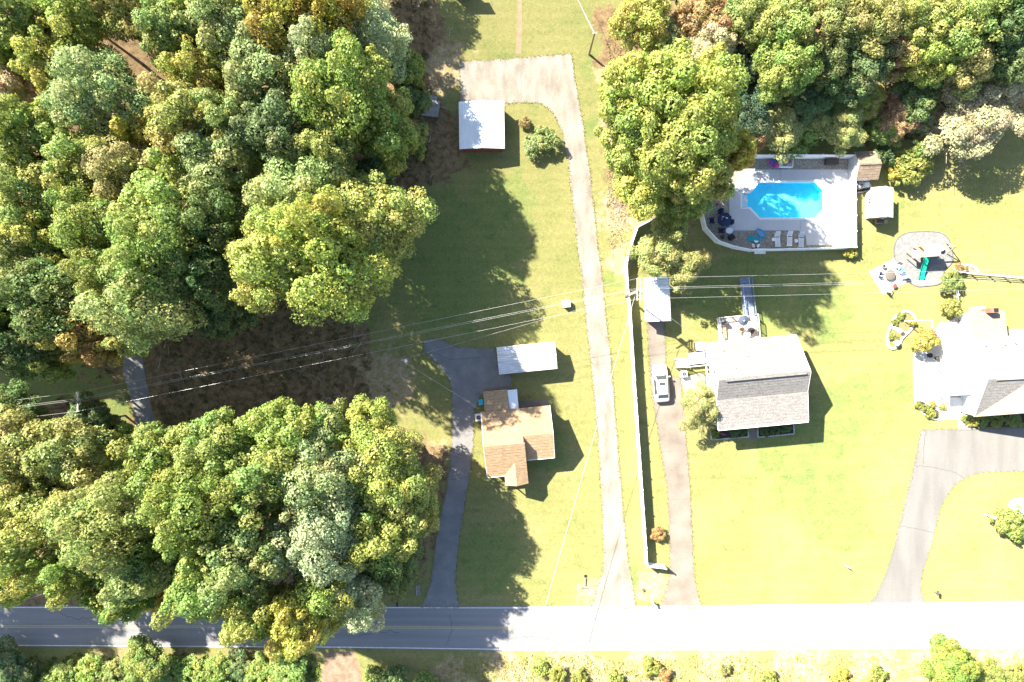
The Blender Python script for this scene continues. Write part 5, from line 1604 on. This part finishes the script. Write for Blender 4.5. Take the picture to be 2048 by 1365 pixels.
PAL = dict(G=(.088, .115, .019), B=(.095, .120, .032), P=(.140, .160, .068), Y=(.175, .165, .018), YG=(.118, .136, .022), O=(.124, .130, .030), A=(.22, .17, .025),
           T=(.175, .150, .085), D=(.048, .074, .020), L=(.120, .170, .022), R=(.19, .125, .045), K=(.022, .042, .018), V=(.24, .215, .026))
PAL = {k: tuple((2.15 if k in 'LVYAR' else 2.85) * x for x in v) for k, v in PAL.items()}
PAL = {k: tuple(.87 * x + .13 * (sum(v) / 3 * 1.15) for x in v) for k, v in PAL.items()}
rng = random.Random(5)
N_TREE = 0


def tree(px, py, r, h, pal, label, group, kd=None, name='tree', cat='tree', twigs=False, alt=None):
    """a tree whose crown the photo shows centred at (px, py) with radius r pixels; h metres tall"""
    global N_TREE
    N_TREE += 1
    f = (H - h * .68) / H
    if name == 'tree': r *= 1.08
    Rw = r * S * f
    if kd is None:
        kd = 'big' if Rw > 4.7 else 'mid' if Rw > 3.1 else 'small' if Rw > 1.6 else 'shrub'
    var, R, h0 = KIND[kd]
    cm, tm = var[(N_TREE if alt is None else alt) % len(var)]
    p = P(px, py, h * .68)
    o = thing(name, label, cat, (p.x, p.y, 0), rng.uniform(0, 6.28), group)
    o.scale = (Rw / R * rng.uniform(.96, 1.06), Rw / R * rng.uniform(.96, 1.06), h / h0)
    c = part('crown', cm, None, o)
    col = PAL[pal]
    k = rng.uniform(.90, 1.12)
    c.color = (col[0] * k * rng.uniform(.93, 1.07), col[1] * k, col[2] * k * rng.uniform(.85, 1.15), 1)
    part('trunk', tm, None, o)
    if twigs: part('branch', TWIG[N_TREE % 2], None, o)
    return o


WW, RW_, NE_ = 'trees of the west wood', 'trees of the roadside wood', 'trees of the north-east thicket'
for a in [
    # ---- west wood
    (20, 30, 62, 17, 'G', 'dark green tree at the very upper corner of the west wood'),
    (105, 120, 62, 15, 'YG', 'yellow-green tree beside the tan clearing at the wood top corner'),
    (160, 35, 66, 16, 'YG', 'yellow-green tree directly above the clearing with trunk shadows'),
    (265, 25, 58, 16, 'O', 'olive tree above the clearing between yellow-green and blue-green crowns'),
    (350, 60, 62, 16, 'B', 'blue-green tree just east of the clearing with trunk shadows'),
    (450, 40, 74, 17, 'B', 'broad blue-green tree next to the big yellow crown at the wood top'),
    (30, 175, 48, 12, 'T', 'thin greyish tree at the west side of the clearing'),
    (140, 120, 40, 11, 'G', 'small mid green tree on the south rim of the clearing'),
    (560, 45, 78, 18, 'Y', 'large yellow tree at the top of the west wood'),
    (655, 40, 70, 17, 'Y', 'yellow tree east of the large yellow one, by the shaded bare ground'),
    (735, 85, 84, 12, 'P', 'pale silvery green tree at the north-east tip of the west wood'),
    (640, 110, 56, 17, 'P', 'smaller silvery green tree tucked west of the pale one'),
    (530, 150, 78, 17, 'B', 'blue-green tree below the large yellow tree'),
    (405, 150, 54, 15, 'Y', 'yellow-green compact tree between two blue-green crowns'),
    (205, 195, 86, 17, 'B', 'round blue-green tree south of the clearing'),
    (55, 270, 76, 16, 'G', 'mid green tree on the west edge below the greyish tree'),
    (690, 190, 92, 19, 'L', 'bright green tree reaching over the dark boarded platform'),
    (770, 260, 66, 17, 'G', 'mid green tree at the wood edge facing the white roofed carport'),
    (380, 235, 74, 17, 'O', 'olive tree below the yellow-green compact tree'),
    (300, 260, 42, 15, 'V', 'narrow golden-yellow crown squeezed between blue-green and olive trees'),
    (560, 270, 76, 17, 'D', 'deep green tree in the hollow west of the bright green one'),
    (470, 250, 60, 16, 'B', 'blue-green tree between the olive and the deep green tree'),
    (165, 330, 68, 16, 'G', 'mid green tree south of the round blue-green one'),
    (255, 350, 72, 16, 'O', 'olive-yellow tree in the middle of the west wood'),
    (440, 340, 76, 16, 'B', 'grey-green tree in the middle of the wood beside the olive-yellow one'),
    (60, 390, 80, 16, 'G', 'broad mid green tree on the west edge by the pale gap'),
    (335, 400, 80, 17, 'YG', 'yellow-green tree south of the olive-yellow one'),
    (660, 310, 62, 16, 'G', 'mid green tree shaded by the bright green one'),
    (745, 350, 40, 12, 'D', 'low dark tree at the wood edge below the white roofed carport'),
    (610, 400, 90, 17, 'B', 'soft green tree behind the bright yellow-green crowns of the bulge'),
    (746, 446, 92, 18, 'YG', 'large bright yellow-green tree bulging out over the shaded lawn'),
    (565, 520, 98, 17, 'YG', 'yellow-green tree at the west of the bulging group'),
    (690, 555, 92, 17, 'YG', 'lowest yellow-green tree of the bulging group, over the bare ground'),
    (640, 470, 74, 19, 'YG', 'topmost yellow-green tree in the middle of the bulging group'),
    (200, 450, 84, 17, 'G', 'mid green tree west of the yellow-green trees in mid wood'),
    (60, 500, 76, 15, 'B', 'blue-green tree on the west edge below the pale gap'),
    (320, 500, 86, 17, 'G', 'lush mid green tree in the south part of the west wood'),
    (430, 450, 64, 15, 'D', 'dark green tree in the shade west of the bulging group'),
    (300, 610, 92, 17, 'B', 'big soft green tree above the woodland path'),
    (235, 560, 60, 16, 'G', 'mid green tree adjoining the big soft green one'),
    (110, 600, 84, 15, 'D', 'dark green tree near the south-west corner of the west wood'),
    (185, 675, 56, 13, 'A', 'golden orange tree at the south edge of the west wood'),
    (40, 690, 66, 14, 'D', 'dark green tree over the striped trunk shadows at the west edge'),
    (110, 700, 48, 12, 'G', 'mid green tree between the golden tree and the trunk shadows'),
    (430, 550, 66, 14, 'D', 'dark tree in the hollow beside the big soft green one'),
    (445, 635, 46, 10, 'D', 'small dark tree at the bare ground edge north of the wires'),
    (250, 665, 44, 12, 'O', 'small olive tree between the golden tree and the path'),
    (15, 590, 50, 13, 'O', 'olive tree on the west edge with bare limbs beneath'),
    (812, 140, 36, 9, 'G', 'low green tree at the wood edge north of the dark platform'),
    (822, 205, 32, 8, 'D', 'low dark tree touching the dark boarded platform'),
    (826, 275, 30, 9, 'G', 'low green tree at the wood edge south of the dark platform'),
    (610, -120, 84, 13, 'YG', 'yellow-green tree beyond the upper edge shading the bare ground'),
    (700, -150, 66, 12, 'G', 'green tree beyond the upper edge next to the lawn'),
    (-330, 600, 84, 14, 'G', 'green tree far beyond the west edge behind the wires'),
    (-200, 540, 84, 14, 'YG', 'yellow-green tree far beyond the west edge'),
    (-170, 690, 60, 10, 'O', 'olive tree beyond the west edge under the wires'),
    (130, 60, 46, 12, 'O', 'olive tree half closing the clearing at the wood top'),
    (20, 110, 48, 13, 'G', 'green tree at the west edge beside the clearing'),
    (400, 20, 50, 15, 'G', 'green tree at the wood top between the blue-green ones'),
    (100, 470, 60, 15, 'YG', 'yellow-green tree between the two blue-green west edge trees'),
    (-50, 640, 60, 16, 'G', 'green tree beyond the west edge above the striped trunk shadows'),
]:
    tree(a[0], a[1], a[2], a[3] * (1.05 if a[0] > 740 else 1.5 if 250 < a[0] < 720 and a[1] > 420 else 1.45 if a[1] > 500 else 1.22), *a[4:], WW, kd='thin' if 240 < a[0] < 720 and a[1] > 535 and a[2] > 60 else None)
for a in [
    (60, 905, 78, 15, 'O', 'olive-golden tree at the west end of the roadside wood'),
    (160, 915, 66, 14, 'O', 'olive tree beside the small bright green bush-like tree'),
    (240, 905, 46, 9, 'L', 'small bright green tree just below the woodland path'),
    (30, 830, 52, 10, 'D', 'dark low tree below the striped trunk shadows'),
    (180, 845, 44, 9, 'D', 'dark low tree at the foot of the path pole'),
    (330, 920, 78, 16, 'G', 'mid green tree on the north rim of the roadside wood'),
    (440, 895, 74, 16, 'G', 'mid green tree on the north rim east of the path'),
    (580, 868, 72, 16, 'G', 'light mid green tree on the north rim below the bare ground'),
    (660, 860, 48, 15, 'B', 'blue-green tree wedged on the north rim between two rounded crowns'),
    (730, 868, 68, 16, 'YG', 'yellow-green tree at the north-east shoulder of the roadside wood'),
    (60, 1080, 84, 15, 'YG', 'yellow-green spreading tree by the road at the west edge'),
    (70, 1000, 64, 15, 'O', 'olive tree below the olive-golden one'),
    (230, 1040, 92, 17, 'B', 'large blue-green tree in the west of the roadside wood'),
    (160, 1130, 56, 14, 'G', 'mid green tree hanging towards the road by the sunny patch'),
    (400, 1010, 90, 18, 'G', 'tall mid green tree in the centre of the roadside wood'),
    (300, 1130, 70, 15, 'B', 'blue-green tree over the road by the orange tree'),
    (320, 1200, 22, 9, 'A', 'tiny orange tree over the road edge'),
    (520, 960, 82, 18, 'G', 'full mid green tree north of the hollow in the roadside wood'),
    (640, 950, 84, 19, 'P', 'pale green tree in the upper half of the roadside wood'),
    (760, 940, 84, 18, 'YG', 'yellow-green tree at the east shoulder above the grey drive'),
    (815, 1000, 66, 15, 'YG', 'easternmost yellow-green tree overhanging the grey drive'),
    (640, 1075, 88, 19, 'P', 'pale grey-green tree in the middle of the wood by the road'),
    (750, 1070, 78, 17, 'G', 'mid green tree at the east side of the roadside wood'),
    (780, 1130, 56, 14, 'D', 'dark green tree beside the orange leaf litter at the drive'),
    (500, 1110, 80, 17, 'B', 'deep blue-green tree in the hollow of the roadside wood'),
    (410, 1165, 70, 16, 'G', 'mid green tree leaning over the road centre line'),
    (520, 1210, 62, 16, 'YG', 'yellow-green tree over the road west of the golden patch'),
    (600, 1240, 56, 16, 'V', 'golden yellow tree reaching right across the road'),
    (690, 1185, 74, 17, 'P', 'pale cream flecked tree at the road near the black mailbox'),
    (640, 1170, 64, 18, 'YG', 'yellow-green crown above the golden road tree'),
    (240, 1185, 50, 13, 'G', 'mid green tree casting shadow on the sunny patch of road'),
    (20, 1165, 50, 13, 'YG', 'yellow-green crown at the road by the western edge'),
    (-330, 1110, 70, 16, 'G', 'green tree beyond the western edge that shades the road'),
    (-420, 1170, 80, 16, 'G', 'green roadside tree further beyond the western edge'),
    (-60, 960, 70, 13, 'O', 'olive tree beyond the western edge of the roadside wood'),
]:
    tree(a[0], a[1], a[2], a[3] * (1.03 if a[0] > 680 else 1.15 if a[0] > 610 else 1.5 if a[1] > 1000 else 1.25), *a[4:], RW_)
for a in [
    (1290, 185, 84, 19, 'YG', 'yellow-green big tree crown at the north-west of the giant clump by the pool'),
    (1400, 195, 80, 20, 'YG', 'yellow-green crown at the north-east of the giant clump by the pool'),
    (1265, 275, 72, 14, 'YG', 'yellow-green crown on the driveway side of the giant clump'),
    (1370, 280, 92, 21, 'YG', 'tallest yellow-green crown in the middle of the giant clump'),
    (1300, 350, 78, 12.5, 'YG', 'yellow-green crown at the foot of the giant clump above the white fence'),
    (1415, 350, 52, 16, 'YG', 'yellow-green crown leaning over the pool deck'),
    (1468, 312, 34, 15, 'V', 'golden tipped crown reaching over the north pool fence'),
    (1360, 405, 50, 11, 'G', 'green crown above the olive tree at the end of the white fence'),
    (1285, 40, 62, 13, 'Y', 'yellow tree at the west end of the thicket'),
    (1330, 75, 36, 10, 'P', 'small pale green tree beside the yellow one'),
    (1405, 35, 56, 12, 'R', 'rusty olive tree at the top of the thicket'),
    (1490, 40, 56, 13, 'B', 'blue-green tree next to the rusty olive one'),
    (1565, 50, 66, 15, 'YG', 'yellow-green tree at the top of the thicket'),
    (1570, 130, 62, 14, 'L', 'bright yellow-green tree trailing a green vine into the dark gap'),
    (1655, 50, 62, 15, 'O', 'olive tree with bare stems at the top of the thicket'),
    (1740, 50, 66, 15, 'O', 'olive green tree in the top middle of the thicket'),
    (1830, 40, 62, 15, 'YG', 'yellow-green tree in the top east of the thicket'),
    (1925, 50, 68, 16, 'G', 'mid green tree near the top corner of the thicket'),
    (2020, 40, 66, 16, 'D', 'dark green tree filling the top corner of the thicket'),
    (1650, 120, 52, 12, 'D', 'dark green tree south of the olive tree with bare stems'),
    (1720, 130, 60, 12, 'D', 'dark green tree in the shaded heart of the thicket'),
    (1785, 105, 42, 12, 'R', 'reddish brown topped tree in the heart of the thicket'),
    (1855, 115, 54, 13, 'YG', 'yellow-green leafy tree east of the reddish brown one'),
    (1940, 130, 50, 13, 'O', 'brownish olive tree behind the grey feathery tree'),
    (2010, 110, 52, 13, 'D', 'dark green tree above the grey feathery tree'),
    (1480, 140, 46, 9, 'K', 'very dark low tree in the gap east of the giant clump'),
    (1500, 215, 50, 8, 'K', 'very dark low tree above the olive bushes by the pool'),
    (1610, 205, 48, 7, 'D', 'dark bushy tree between the pool fence bushes and the thicket'),
    (1840, 190, 44, 8, 'D', 'dark bushy tree west of the grey feathery tree'),
]:
    tree(a[0], a[1], a[2], a[3] * (1.22 if a[0] < 1480 and a[1] > 150 and a[3] > 12 else 1.0), *a[4:], NE_)
for a in [
    (1420, 95, 56, 12, 'T', 'thinning tree with bare grey twigs north of the giant clump', NE_, 'fine', True),
    (1350, 100, 26, 8, 'T', 'small bare twigged tree on the reddish bank', NE_, 'fine', True),
    (1555, 250, 56, 7, 'O', 'olive feathery tree behind the pool fence', NE_, 'fine', False),
    (1510, 245, 36, 7, 'R', 'brownish feathery tree between the giant clump and the pool fence', NE_, 'fine', False),
    (1690, 250, 48, 6.5, 'O', 'olive feathery bush above the brown deck box', NE_, 'fine', False),
    (1800, 235, 40, 6, 'R', 'tan tipped feathery tree behind the small sheds', NE_, 'fine', False),
    (1958, 236, 84, 9, 'T', 'grey feathery tree with a leaning trunk above the east lawn', NE_, 'fine', True),
    (2025, 170, 52, 9, 'T', 'tan feathery tree at the east edge beside the grey one', NE_, 'fine', False),
    (1328, 500, 60, 10, 'O', 'olive tree in the bend of the long white fence', 'garden trees', 'fine', False),
    (1370, 532, 40, 9.5, 'O', 'second olive tree directly above the narrow white carport', 'garden trees', 'fine', False),
    (1405, 812, 46, 6, 'O', 'muted olive tree at the porch corner of the grey shingled house', 'garden trees', 'fine', True),
]:
    tree(*a[:7], kd=a[7], twigs=a[8])
GS = 'garden shrubs'
for a in [
    (1600, 285, 34, 2.5, 'L', 'lime green shrub touching the outside of the north pool fence', 'shrub'),
    (1640, 235, 42, 5, 'YG', 'yellow-green leafy shrub in the row behind the pool fence', 'small'),
    (1738, 200, 38, 5.5, 'V', 'bright yellow shrub behind the tan shingled shed', 'small'),
    (1660, 185, 36, 5.5, 'G', 'green shrub beside the bright yellow one', 'small'),
    (1770, 260, 34, 5, 'G', 'green shrub behind the tan shingled shed roof', 'small'),
    (1847, 240, 26, 5, 'P', 'silvery pale shrub at the dark gap near the east lawn', 'shrub'),
    (1825, 335, 40, 3, 'YG', 'yellow and green spreading shrub east of the sheds', 'low'),
    (1795, 340, 22, 2.4, 'V', 'golden shrub on the shed side of the spreading shrub', 'low'),
    (1770, 310, 22, 3.5, 'D', 'dark shrub in the shade beside the tan shingled shed', 'shrub'),
    (1850, 300, 26, 4, 'G', 'green shrub above the spreading yellow and green one', 'shrub'),
    (1065, 290, 24, 2.4, 'B', 'rounded blue-green shrub in the bed by the curved concrete', 'shrub'),
    (1093, 278, 27, 2.6, 'B', 'larger rounded blue-green shrub close to the long driveway', 'shrub'),
    (1050, 245, 13, 1.2, 'R', 'small sparse reddish shrub beside the white roofed carport', 'low'),
    (1082, 262, 13, 1.3, 'O', 'little olive shrub between the rounded blue-green ones and reddish one', 'low'),
    (1316, 1069, 17, 1.5, 'R', 'small brownish shrub between the white fence and brownish drive', 'shrub'),
    (2020, 1043, 34, 2.6, 'YG', 'round yellow-green shrub by the lamp post', 'shrub'),
    (2035, 1062, 26, 2.2, 'G', 'green shrub behind the round one by the lamp post', 'shrub'),
    (1905, 563, 25, 2.0, 'G', 'rounded grey-green shrub at the corner of the rail fence', 'shrub'),
    (1906, 614, 22, 1.9, 'O', 'olive shrub against the rail fence near the patio', 'shrub'),
    (1922, 538, 14, 1.0, 'R', 'low reddish plant in the curved bed with white kerb', 'low'),
    (1702, 503, 15, 1.2, 'V', 'pale yellow plant at the lower corner of the pool fence', 'low'),
    (1852, 682, 28, 3.0, 'V', 'yellow leaved small tree at the edge of the white patio', 'shrub'),
    (1866, 672, 12, 2.0, 'R', 'reddish plant behind the yellow leaved patio tree', 'low'),
    (1946, 845, 11, .9, 'V', 'bright yellow shrub in the pale square bed', 'low'),
    (1933, 838, 10, .9, 'YG', 'grey-green tuft in the pale square bed', 'low'),
    (1967, 843, 15, 1.1, 'G', 'round clipped shrub at the west end of the mulched strip', 'shrub'),
    (1996, 842, 16, 1.1, 'G', 'round clipped shrub in the middle of the mulched strip', 'shrub'),
    (2030, 841, 17, 1.1, 'G', 'round clipped shrub at the east end of the mulched strip', 'shrub'),
    (1838, 810, 9, .7, 'YG', 'yellow-green tuft at the upper end of the patio edge bed', 'low'),
    (1850, 818, 10, .7, 'YG', 'yellow-green tuft in the middle of the patio edge bed', 'low'),
    (1863, 827, 11, .8, 'YG', 'yellow-green tuft at the lower end of the patio edge bed', 'low'),
    (1866, 808, 7, .7, 'V', 'small yellow plant on the patio side of the edge bed', 'low'),
    (1886, 814, 8, .8, 'V', 'small yellow plant beside the white patio steps', 'low'),
    (1470, 867, 11, .8, 'D', 'dark shrub in the shaded bed with red flowers', 'low'),
    (1487, 864, 9, .7, 'D', 'dark tuft next to the porch walkway', 'low'),
    (1430, 870, 9, .7, 'G', 'green plant at the corner of the bed with red flowers', 'low'),
    (1530, 862, 12, .8, 'D', 'dark shrub at the walkway end of the low shrub bed', 'low'),
    (1551, 859, 12, .8, 'D', 'dark shrub in the middle of the low shrub bed', 'low'),
    (1572, 856, 11, .8, 'D', 'dark shrub at the far end of the low shrub bed', 'low'),
    (1802, 632, 9, .6, 'YG', 'yellow-green plant at the top of the kidney shaped bed', 'low'),
    (1826, 645, 9, .7, 'V', 'yellow flowering plant beside the tall white pole', 'low'),
    (1790, 645, 8, .5, 'G', 'green plant along the outer edge of the kidney bed', 'low'),
    (1784, 672, 9, .5, 'YG', 'yellow-green plant by the bird bath', 'low'),
    (1795, 678, 6, .5, 'O', 'olive plant beside the bird bath', 'low'),
]:
    tree(*a[:6], GS, kd=a[6], name='shrub', cat='shrub')
RB = 'roadside bushes'
for a in [
    (15, 1335, 45, 4, 'D', 'dark bush in the shade at the lower corner by the road', 'small'),
    (120, 1358, 30, 2.5, 'L', 'lime bush at the edge of the sunny verge', 'shrub'),
    (175, 1345, 32, 2.6, 'L', 'lime green bush west of the cone shaped little tree', 'shrub'),
    (225, 1352, 30, 2.4, 'G', 'mid green bush directly west of the cone shaped little tree', 'shrub'),
    (285, 1325, 38, 5.5, 'G', 'cone shaped little tree standing over the road edge', 'small'),
    (330, 1350, 26, 2.2, 'L', 'lime bush at the foot of the cone shaped little tree', 'shrub'),
    (375, 1345, 32, 2.5, 'L', 'lime green bush east of the cone shaped little tree', 'shrub'),
    (430, 1345, 30, 2.6, 'G', 'mid green bush at the edge of the verge shade', 'shrub'),
    (470, 1335, 30, 2.0, 'D', 'dark bush in the verge shade', 'shrub'),
    (520, 1352, 32, 2.2, 'L', 'lime bush between the verge shade and the sandy track', 'shrub'),
    (575, 1348, 36, 2.2, 'L', 'bright lime bush beside the sandy track', 'shrub'),
    (745, 1352, 18, 1.6, 'G', 'green bush just east of the sandy track', 'low'),
    (790, 1360, 26, 1.8, 'D', 'dark green bush in the shade east of the sandy track', 'low'),
    (850, 1365, 22, 1.6, 'G', 'green bush where the verge shade ends', 'low'),
    (1080, 1340, 20, 1.5, 'YG', 'yellow-green bush by the drop wire on the dry verge', 'low'),
    (1115, 1352, 24, 1.6, 'YG', 'yellow-green bush in the row on the dry verge by the wire', 'low'),
    (1160, 1358, 20, 1.5, 'YG', 'low yellow-green bush at the end of the row by the wire', 'low'),
    (1230, 1360, 20, 1.4, 'YG', 'lone yellow-green bush opposite the long driveway mouth', 'low'),
    (1300, 1335, 24, 1.6, 'YG', 'yellow-green bush opposite the brownish driveway', 'low'),
    (1330, 1352, 18, 1.4, 'R', 'brownish bush opposite the brownish driveway', 'low'),
    (1450, 1340, 16, 1.2, 'O', 'olive tuft on the dry verge opposite the big lawn', 'low'),
    (1540, 1362, 22, 1.5, 'YG', 'yellow-green bush on the dry verge opposite the yard sign', 'low'),
    (1680, 1358, 26, 1.7, 'V', 'bright yellow bush on the dry verge', 'low'),
    (1755, 1350, 24, 1.6, 'YG', 'yellow-green bush east of the bright yellow one', 'low'),
    (1905, 1330, 44, 6, 'L', 'upright lime green little tree at the road opposite the curved driveway', 'small'),
    (1985, 1355, 28, 2, 'YG', 'yellow-green bush east of the upright lime tree', 'shrub'),
    (2035, 1350, 22, 2, 'YG', 'yellow-green bush at the lower corner of the verge', 'shrub'),
]:
    k_ = .85 if 1000 < a[0] < 1800 else 1.2
    tree(a[0], a[1], a[2] * k_, a[3] * min(1, k_), *a[4:6], RB, kd=a[6], name='bush', cat='bush')


# ------------------------------------------------------------------ joints and cracks in the paving
def crack(owner, pts, z, w, seed, m=None, name='crack', wander=.12):
    rnd = random.Random(seed)
    q = [Vector(XY(*p)) for p in pts]
    path = []
    for s, t in zip(q, q[1:]):
        k = max(2, int((t - s).length / .35))
        for i in range(k):
            path.append(s.lerp(t, i / k) + Vector((rnd.gauss(0, wander), rnd.gauss(0, wander))) * (1 if i else .3))
    path.append(q[-1])
    mb = MB()
    for s, t in zip(path, path[1:]):
        if (t - s).length < 1e-4: continue
        n_ = Vector((-(t - s).y, (t - s).x)).normalized() * w / 2
        e = (t - s).normalized() * w * .3
        mb.add([(*(s - n_ - e), z), (*(t - n_ + e), z), (*(t + n_ + e), z), (*(s + n_ - e), z)], [(0, 1, 2, 3)])
    part(name, mb, m or M['crackfill'], owner)


M['crackfill'] = mat('dark crack filler', [(.07, .07, .075), (.11, .11, .11)], scale=3)
M['joint'] = mat('paving joint', [(.13, .12, .11), (.18, .17, .15)], scale=3)
_dr = sorted([o for o in COL.objects if o.name.startswith('driveway') and o.get('kind') == 'structure'], key=lambda o: o.name)
_pd = sorted([o for o in COL.objects if o.name.startswith('pool_deck')], key=lambda o: o.name)
for k, pts in enumerate([[(718, 1272), (745, 1266), (775, 1262), (800, 1266)], [(120, 1225), (160, 1240), (190, 1233)], [(890, 1290), (905, 1262), (900, 1230)], [(1010, 1280), (1050, 1272), (1100, 1276)], [(480, 1268), (500, 1240), (540, 1230)], [(640, 1220), (655, 1250), (648, 1288)]]):
    crack(road, pts, .0535, .05, k)
for k, pts in enumerate([[(1828, 931), (1870, 936), (1905, 944), (1928, 957)], [(1797, 1052), (1835, 1058), (1868, 1066)], [(1850, 860), (1846, 930)]]):
    crack(_dr[3], pts, .0245, .05, 20 + k, wander=.05)
for k, pts in enumerate([[(1298, 700), (1330, 701)], [(1308, 812), (1366, 806)], [(1326, 905), (1375, 900)], [(1332, 1000), (1381, 998)], [(1339, 1092), (1385, 1094)], [(1322, 896), (1352, 884), (1372, 870)]]):
    crack(_dr[2], pts, .0365, .045, 40 + k, M['joint'], wander=.03)
for k, pts in enumerate([[(1204, 1010), (1245, 1006)], [(1186, 770), (1223, 764)], [(1168, 612), (1210, 606)], [(1141, 386), (1184, 384)], [(1042, 116), (1042, 204)], [(1228, 1030), (1236, 1050), (1230, 1062)], [(1172, 640), (1184, 700), (1190, 760)]]):
    crack(_dr[0], pts, .0325, .05, 60 + k, M['joint'], wander=.06)
for k, pts in enumerate([[(905, 870), (944, 868)], [(900, 960), (936, 955)], [(860, 700), (900, 720), (960, 715)]]):
    crack(_dr[1], pts, .0285, .045, 80 + k, wander=.07)
for k, pts in enumerate([[(1458, 400), (1458, 462)], [(1458, 462), (1597, 462)], [(1490, 339.5), (1696, 339.5)], [(1560, 340), (1560, 362)], [(1650, 401), (1696, 401)], [(1600, 440), (1600, 461)]]):
    crack(_pd[1], pts, .0775, .035, 90 + k, M['joint'], name='joint', wander=.0)


# ------------------------------------------------------------------ loose ground cover
def edge_grass():
    g = random.Random(9)
    mb = MB()
    for w in EDGES[1:5]:
        for i in range(len(w)):
            p, q = Vector((*w[i], 0)), Vector((*w[(i + 1) % len(w)], 0))
            for _ in range(3):
                c0 = p.lerp(q, g.random()) + Vector((g.gauss(0, .07), g.gauss(0, .05), .02))
                for k in range(4):
                    a = g.uniform(0, 6.28); l = g.uniform(.08, .24)
                    d = Vector((math.cos(a), math.sin(a), 0)); s = Vector((-d.y, d.x, 0)) * l * .25
                    mb.add([c0 - s, c0 + s, c0 + d * l * .7 + Vector((0, 0, l * .6))], [(0, 1, 2)])
    o = part('edge_grass', mb, mat('verge grass blades', [(.13, .16, .045), (.24, .21, .08)], scale=1.5, fine=.2, rough=.9, droughness=.5))
    o['kind'] = 'stuff'


edge_grass()


def tufts(name, area, n, cols, hmin, hmax, seed, keep=None):
    """tufts of blades scattered over a pixel rectangle"""
    g = random.Random(seed)
    mb = MB()
    for _ in range(n):
        px, py = g.uniform(area[0], area[2]), g.uniform(area[1], area[3])
        if keep and not keep(px, py, g): continue
        p = P(px, py)
        for k in range(7):
            a = g.uniform(0, 6.28); l = g.uniform(hmin, hmax); w = l * .22
            d = Vector((math.cos(a), math.sin(a), 0)); s = Vector((-d.y, d.x, 0))
            q = p + d * g.uniform(0, .18)
            t = q + d * l * g.uniform(.3, .9) + Vector((0, 0, l * g.uniform(.5, 1)))
            mb.add([q - s * w, q + s * w, t], [(0, 1, 2)])
    o = part(name, mb, mat(name + ' blades', cols, scale=1.6, fine=.3, fscale=9, rough=.9, droughness=.5))
    o['kind'] = 'stuff'
    return o


tufts('dry_weeds', (880, 1312, 2090, 1400), 3400, [(.34, .29, .15), (.28, .26, .09), (.42, .34, .22)], .12, .38, 3, lambda x, y, g: g.random() < (y - 1300) / 60)
tufts('green_weeds', (900, 1312, 2090, 1400), 1700, [(.19, .22, .05), (.28, .27, .06)], .12, .4, 4, lambda x, y, g: noise.noise(Vector((x * .02, y * .04, 3))) > 0)
tufts('green_weeds', (0, 1308, 640, 1400), 1900, [(.07, .12, .02), (.13, .18, .025)], .2, .55, 5, lambda x, y, g: g.random() < (y - 1304) / 40)
tufts('dry_weeds', (1215, 60, 1262, 500), 420, [(.30, .22, .12), (.24, .20, .08)], .1, .3, 6)
tufts('woodland_undergrowth', (0, 0, 860, 880), 3600, [(.05, .07, .02), (.12, .10, .04), (.16, .10, .05)], .2, .7, 7, lambda x, y, g: field((x - 1024) * S, (682.5 - y) * S, LITTER, 1) > .5 and not (235 < x < 320))
tufts('woodland_undergrowth', (1270, 0, 2048, 300), 2200, [(.04, .06, .02), (.09, .10, .03)], .2, .8, 8, lambda x, y, g: field((x - 1024) * S, (682.5 - y) * S, LITTER, 1) > .5)
g_ = random.Random(14)
mb = MB(); mb2 = MB()
for _ in range(9000):
    px, py = g_.uniform(0, 900), g_.uniform(0, 1200)
    if field((px - 1024) * S, (682.5 - py) * S, LITTER, 1) < g_.uniform(.15, .8) or 238 < px < 316: continue
    p = P(px, py, .02); a = g_.uniform(0, 6.28); l = g_.uniform(.06, .17)
    d_ = Vector((math.cos(a), math.sin(a), g_.uniform(-.1, .5))) * l; s_ = Vector((-math.sin(a), math.cos(a), g_.uniform(-.2, .4))) * l * .6
    mb.add([p - d_ * .2, p + s_, p + d_, p - s_], [(0, 1, 2, 3)])
    if g_.random() < .022:
        l = g_.uniform(.8, 3.0)
        e = p + Vector((math.cos(a) * l, math.sin(a) * l, .08)); q_ = p.lerp(e, .5) + Vector((g_.gauss(0, .12), g_.gauss(0, .12), .06))
        mb2.tube([p, q_, e], .05, 5, .02)
        mb2.tube([q_, q_ + Vector((math.cos(a + .8) * l * .3, math.sin(a + .8) * l * .3, .1))], .03, 4, .01)
o = part('fallen_leaves', mb, mat('dry fallen leaves', [(.16, .10, .05), (.36, .24, .12), (.26, .22, .08)], scale=3, rough=.9)); o['kind'] = 'stuff'
o = part('fallen_branches', mb2, M['twig']); o['kind'] = 'stuff'
g_ = random.Random(2)
mb = MB()
for _ in range(150):
    p = P(g_.gauss(1238, 9), g_.gauss(400, 50), g_.uniform(.02, .2))
    a = g_.uniform(0, 6.28); l = g_.uniform(.3, 1.1)
    mb.tube([p, p + Vector((math.cos(a) * l, math.sin(a) * l, g_.uniform(-.0, .2)))], .025, 4, .01)
o = part('brush_pile', mb, M['twig']); o['kind'] = 'stuff'
